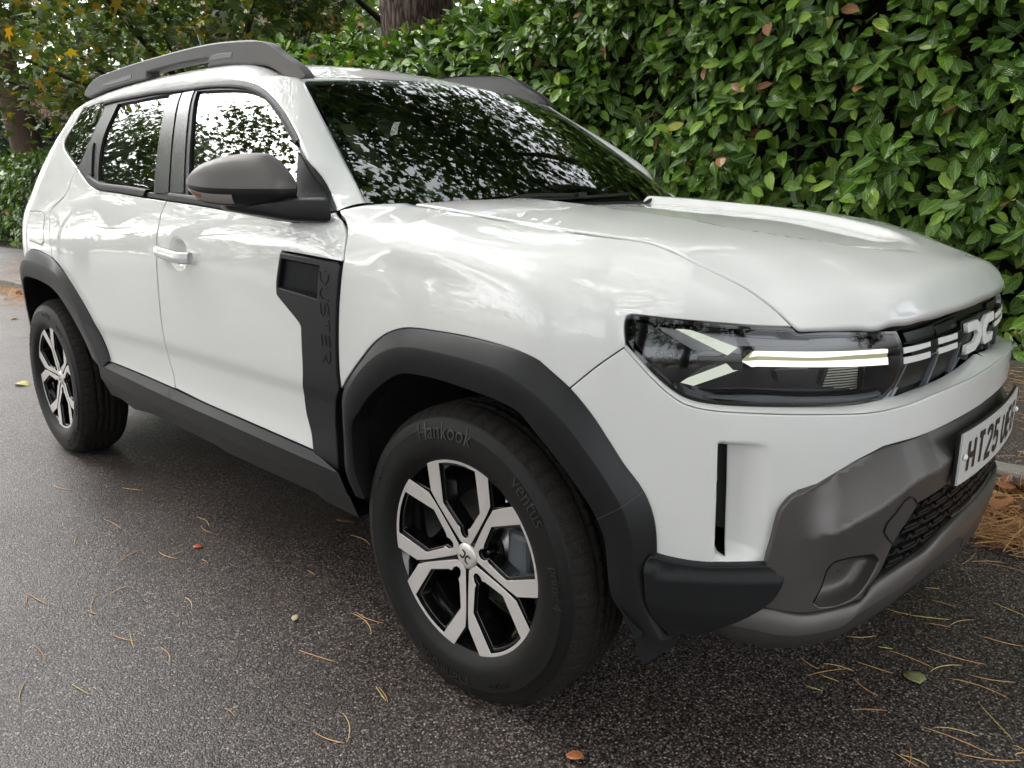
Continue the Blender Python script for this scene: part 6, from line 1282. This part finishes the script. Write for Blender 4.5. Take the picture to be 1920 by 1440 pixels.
V,F=needles(9000,lambda n:RNG.uniform(-15,3.5,n),lambda x,n:KY(x)-.02-np.abs(RNG.normal(0,.27,n))*(.55+.45*np.sin(x*1.7)**2)-.02,lambda x,y,n:.004+np.abs(RNG.normal(0,.012,n))*np.clip(1-(KY(x)-y)/.5,0.05,1),tilt=.18)
V2,F2=needles(4200,lambda n:.2+RNG.random(n)**1.3*2.6,lambda x,n:KY(x)-.03-RNG.random(n)**1.1*(.62-.10*np.sin(x*3)),lambda x,y,n:.004+np.abs(RNG.normal(0,.022,n)),L=(.08,.17),r_=.0014,tilt=.25)
V3,F3=needles(3800,lambda n:RNG.uniform(-14,3.5,n),lambda x,n:KY(x)+.1+RNG.random(n)*2.2,lambda x,y,n:.092+0*x,L=(.07,.15))
link('needle_litter',tri_mesh('needle_litter',np.concatenate([V,V2,V3]),np.concatenate([F,F2+len(V),F3+len(V)+len(V2)]),NEEDLE),None,kind='stuff')
DRY=leaf_mat('dry_leaf',[(.0,(.06,.028,.014)),(.35,(.15,.060,.025)),(.7,(.30,.13,.05)),(.92,(.38,.22,.09)),(1.,(.40,.34,.10))],trans=.08,rough=.55,vein=False)
k=420; x=np.concatenate([RNG.normal(.95,.33,k//2),RNG.uniform(-14,3,k//2)]); y=np.concatenate([KY(x[:k//2])-.03-np.abs(RNG.normal(0,.14,k//2)),KY(x[k//2:])-np.abs(RNG.normal(0,.5,k//2))]); z=np.concatenate([.02+np.abs(RNG.normal(0,.035,k//2)),np.full(k//2,.008)])
tip=RNG.normal(0,1,(k,3))*[1,1,.35]; nor=RNG.normal(0,.4,(k,3))+[0,0,1]
crumple=[leaf_template(0,b_,f_) for b_,f_ in ((-.35,.7),(.3,.6),(.2,-.5))]
link('leaf_litter',scatter_leaves('leaf_litter',np.stack([x,y,z],-1),tip,nor,.085*RNG.uniform(.6,1.3,k),DRY,crumple,wide=1.2,attr=False),None,kind='stuff')
GREEN=leaf_mat('verge_grass',[(.0,(.05,.06,.015)),(1.,(.12,.13,.03))],trans=.1,rough=.7,vein=False)
# loose needles lying singly on the open asphalt
ndm=[]
for q in range(4):
    n=7; P=np.stack([np.linspace(-.5,.5,n),.06*(q-1.2)*(1-(2*np.linspace(0,1,n)-1)**2),.0*np.ones(n)],-1); ndm.append(P)
NM=[simple('loose_needle',c,.55) for c in ((.58,.34,.15),(.64,.46,.20),(.46,.25,.12),(.55,.48,.15))]
for i,(x0,y0,x1,y1) in enumerate(NEEDLES):
    ln=math.hypot(x1-x0,y1-y0); P=ndm[i%4]*[ln,ln,1]; o=link('pine_needle',tube_mesh('pine_needle',P,np.array([.0006,.0010,.0011,.0012,.0012,.0010,.0005])*1.15,NM[(i*7)%4 if i%3 else 0],5),None); o.location=((x0+x1)/2,(y0+y1)/2,.0028); o.rotation_euler=(0,0,math.atan2(y1-y0,x1-x0))
    o['label']='single dry pine needle lying on the open asphalt near the white car'; o['category']='pine needle'; o['group']='pine needles scattered on the open road'
def lone_leaf(name,label,x,y,s,ang,col,tmpl,wide=1.):
    m=simple(name+'_tissue',col,.55,bump=(90.,.5,.002)); V,A,F=tmpl; me=tri_mesh(name,V*[s,s*wide,s]+[-.5*s,0,.004],F,m); o=link(name,me,None); o.location=(x,y,.004); o.rotation_euler=(.05,-.04,ang); o['label']=label;o['category']='leaf'; add_solid(o,.0006)
lone_leaf('fallen_leaf','yellow fallen leaf on the asphalt beside the rear wheel',-4.25,-.60,.13,.4,(.45,.40,.08),leaf_template(0,.1,.4))
lone_leaf('fallen_leaf','pale green torn leaf on the asphalt in front of the bumper',.78,-.11,.062,-.9,(.30,.32,.14),leaf_template(0,-.05,.25),1.5)
lone_leaf('fallen_leaf','small bright orange leaf scrap on the asphalt beside the sill',-1.22,-.94,.034,.7,(.55,.13,.06),leaf_template(0,.1,.3),1.5)
lone_leaf('fallen_leaf','small cream petal on the asphalt left of the front tyre',-.58,-.97,.028,2.2,(.62,.50,.30),leaf_template(0,-.1,.2),1.3)
lone_leaf('fallen_leaf','orange brown curled leaf at the bottom edge of the picture below the front tyre',.34,-.88,.045,.2,(.40,.15,.06),leaf_template(0,-.2,.5),1.2)
lone_leaf('fallen_leaf','dull brown leaf lying in the dark under the sill',-1.02,-.48,.085,.5,(.16,.10,.05),leaf_template(0,.1,.3))
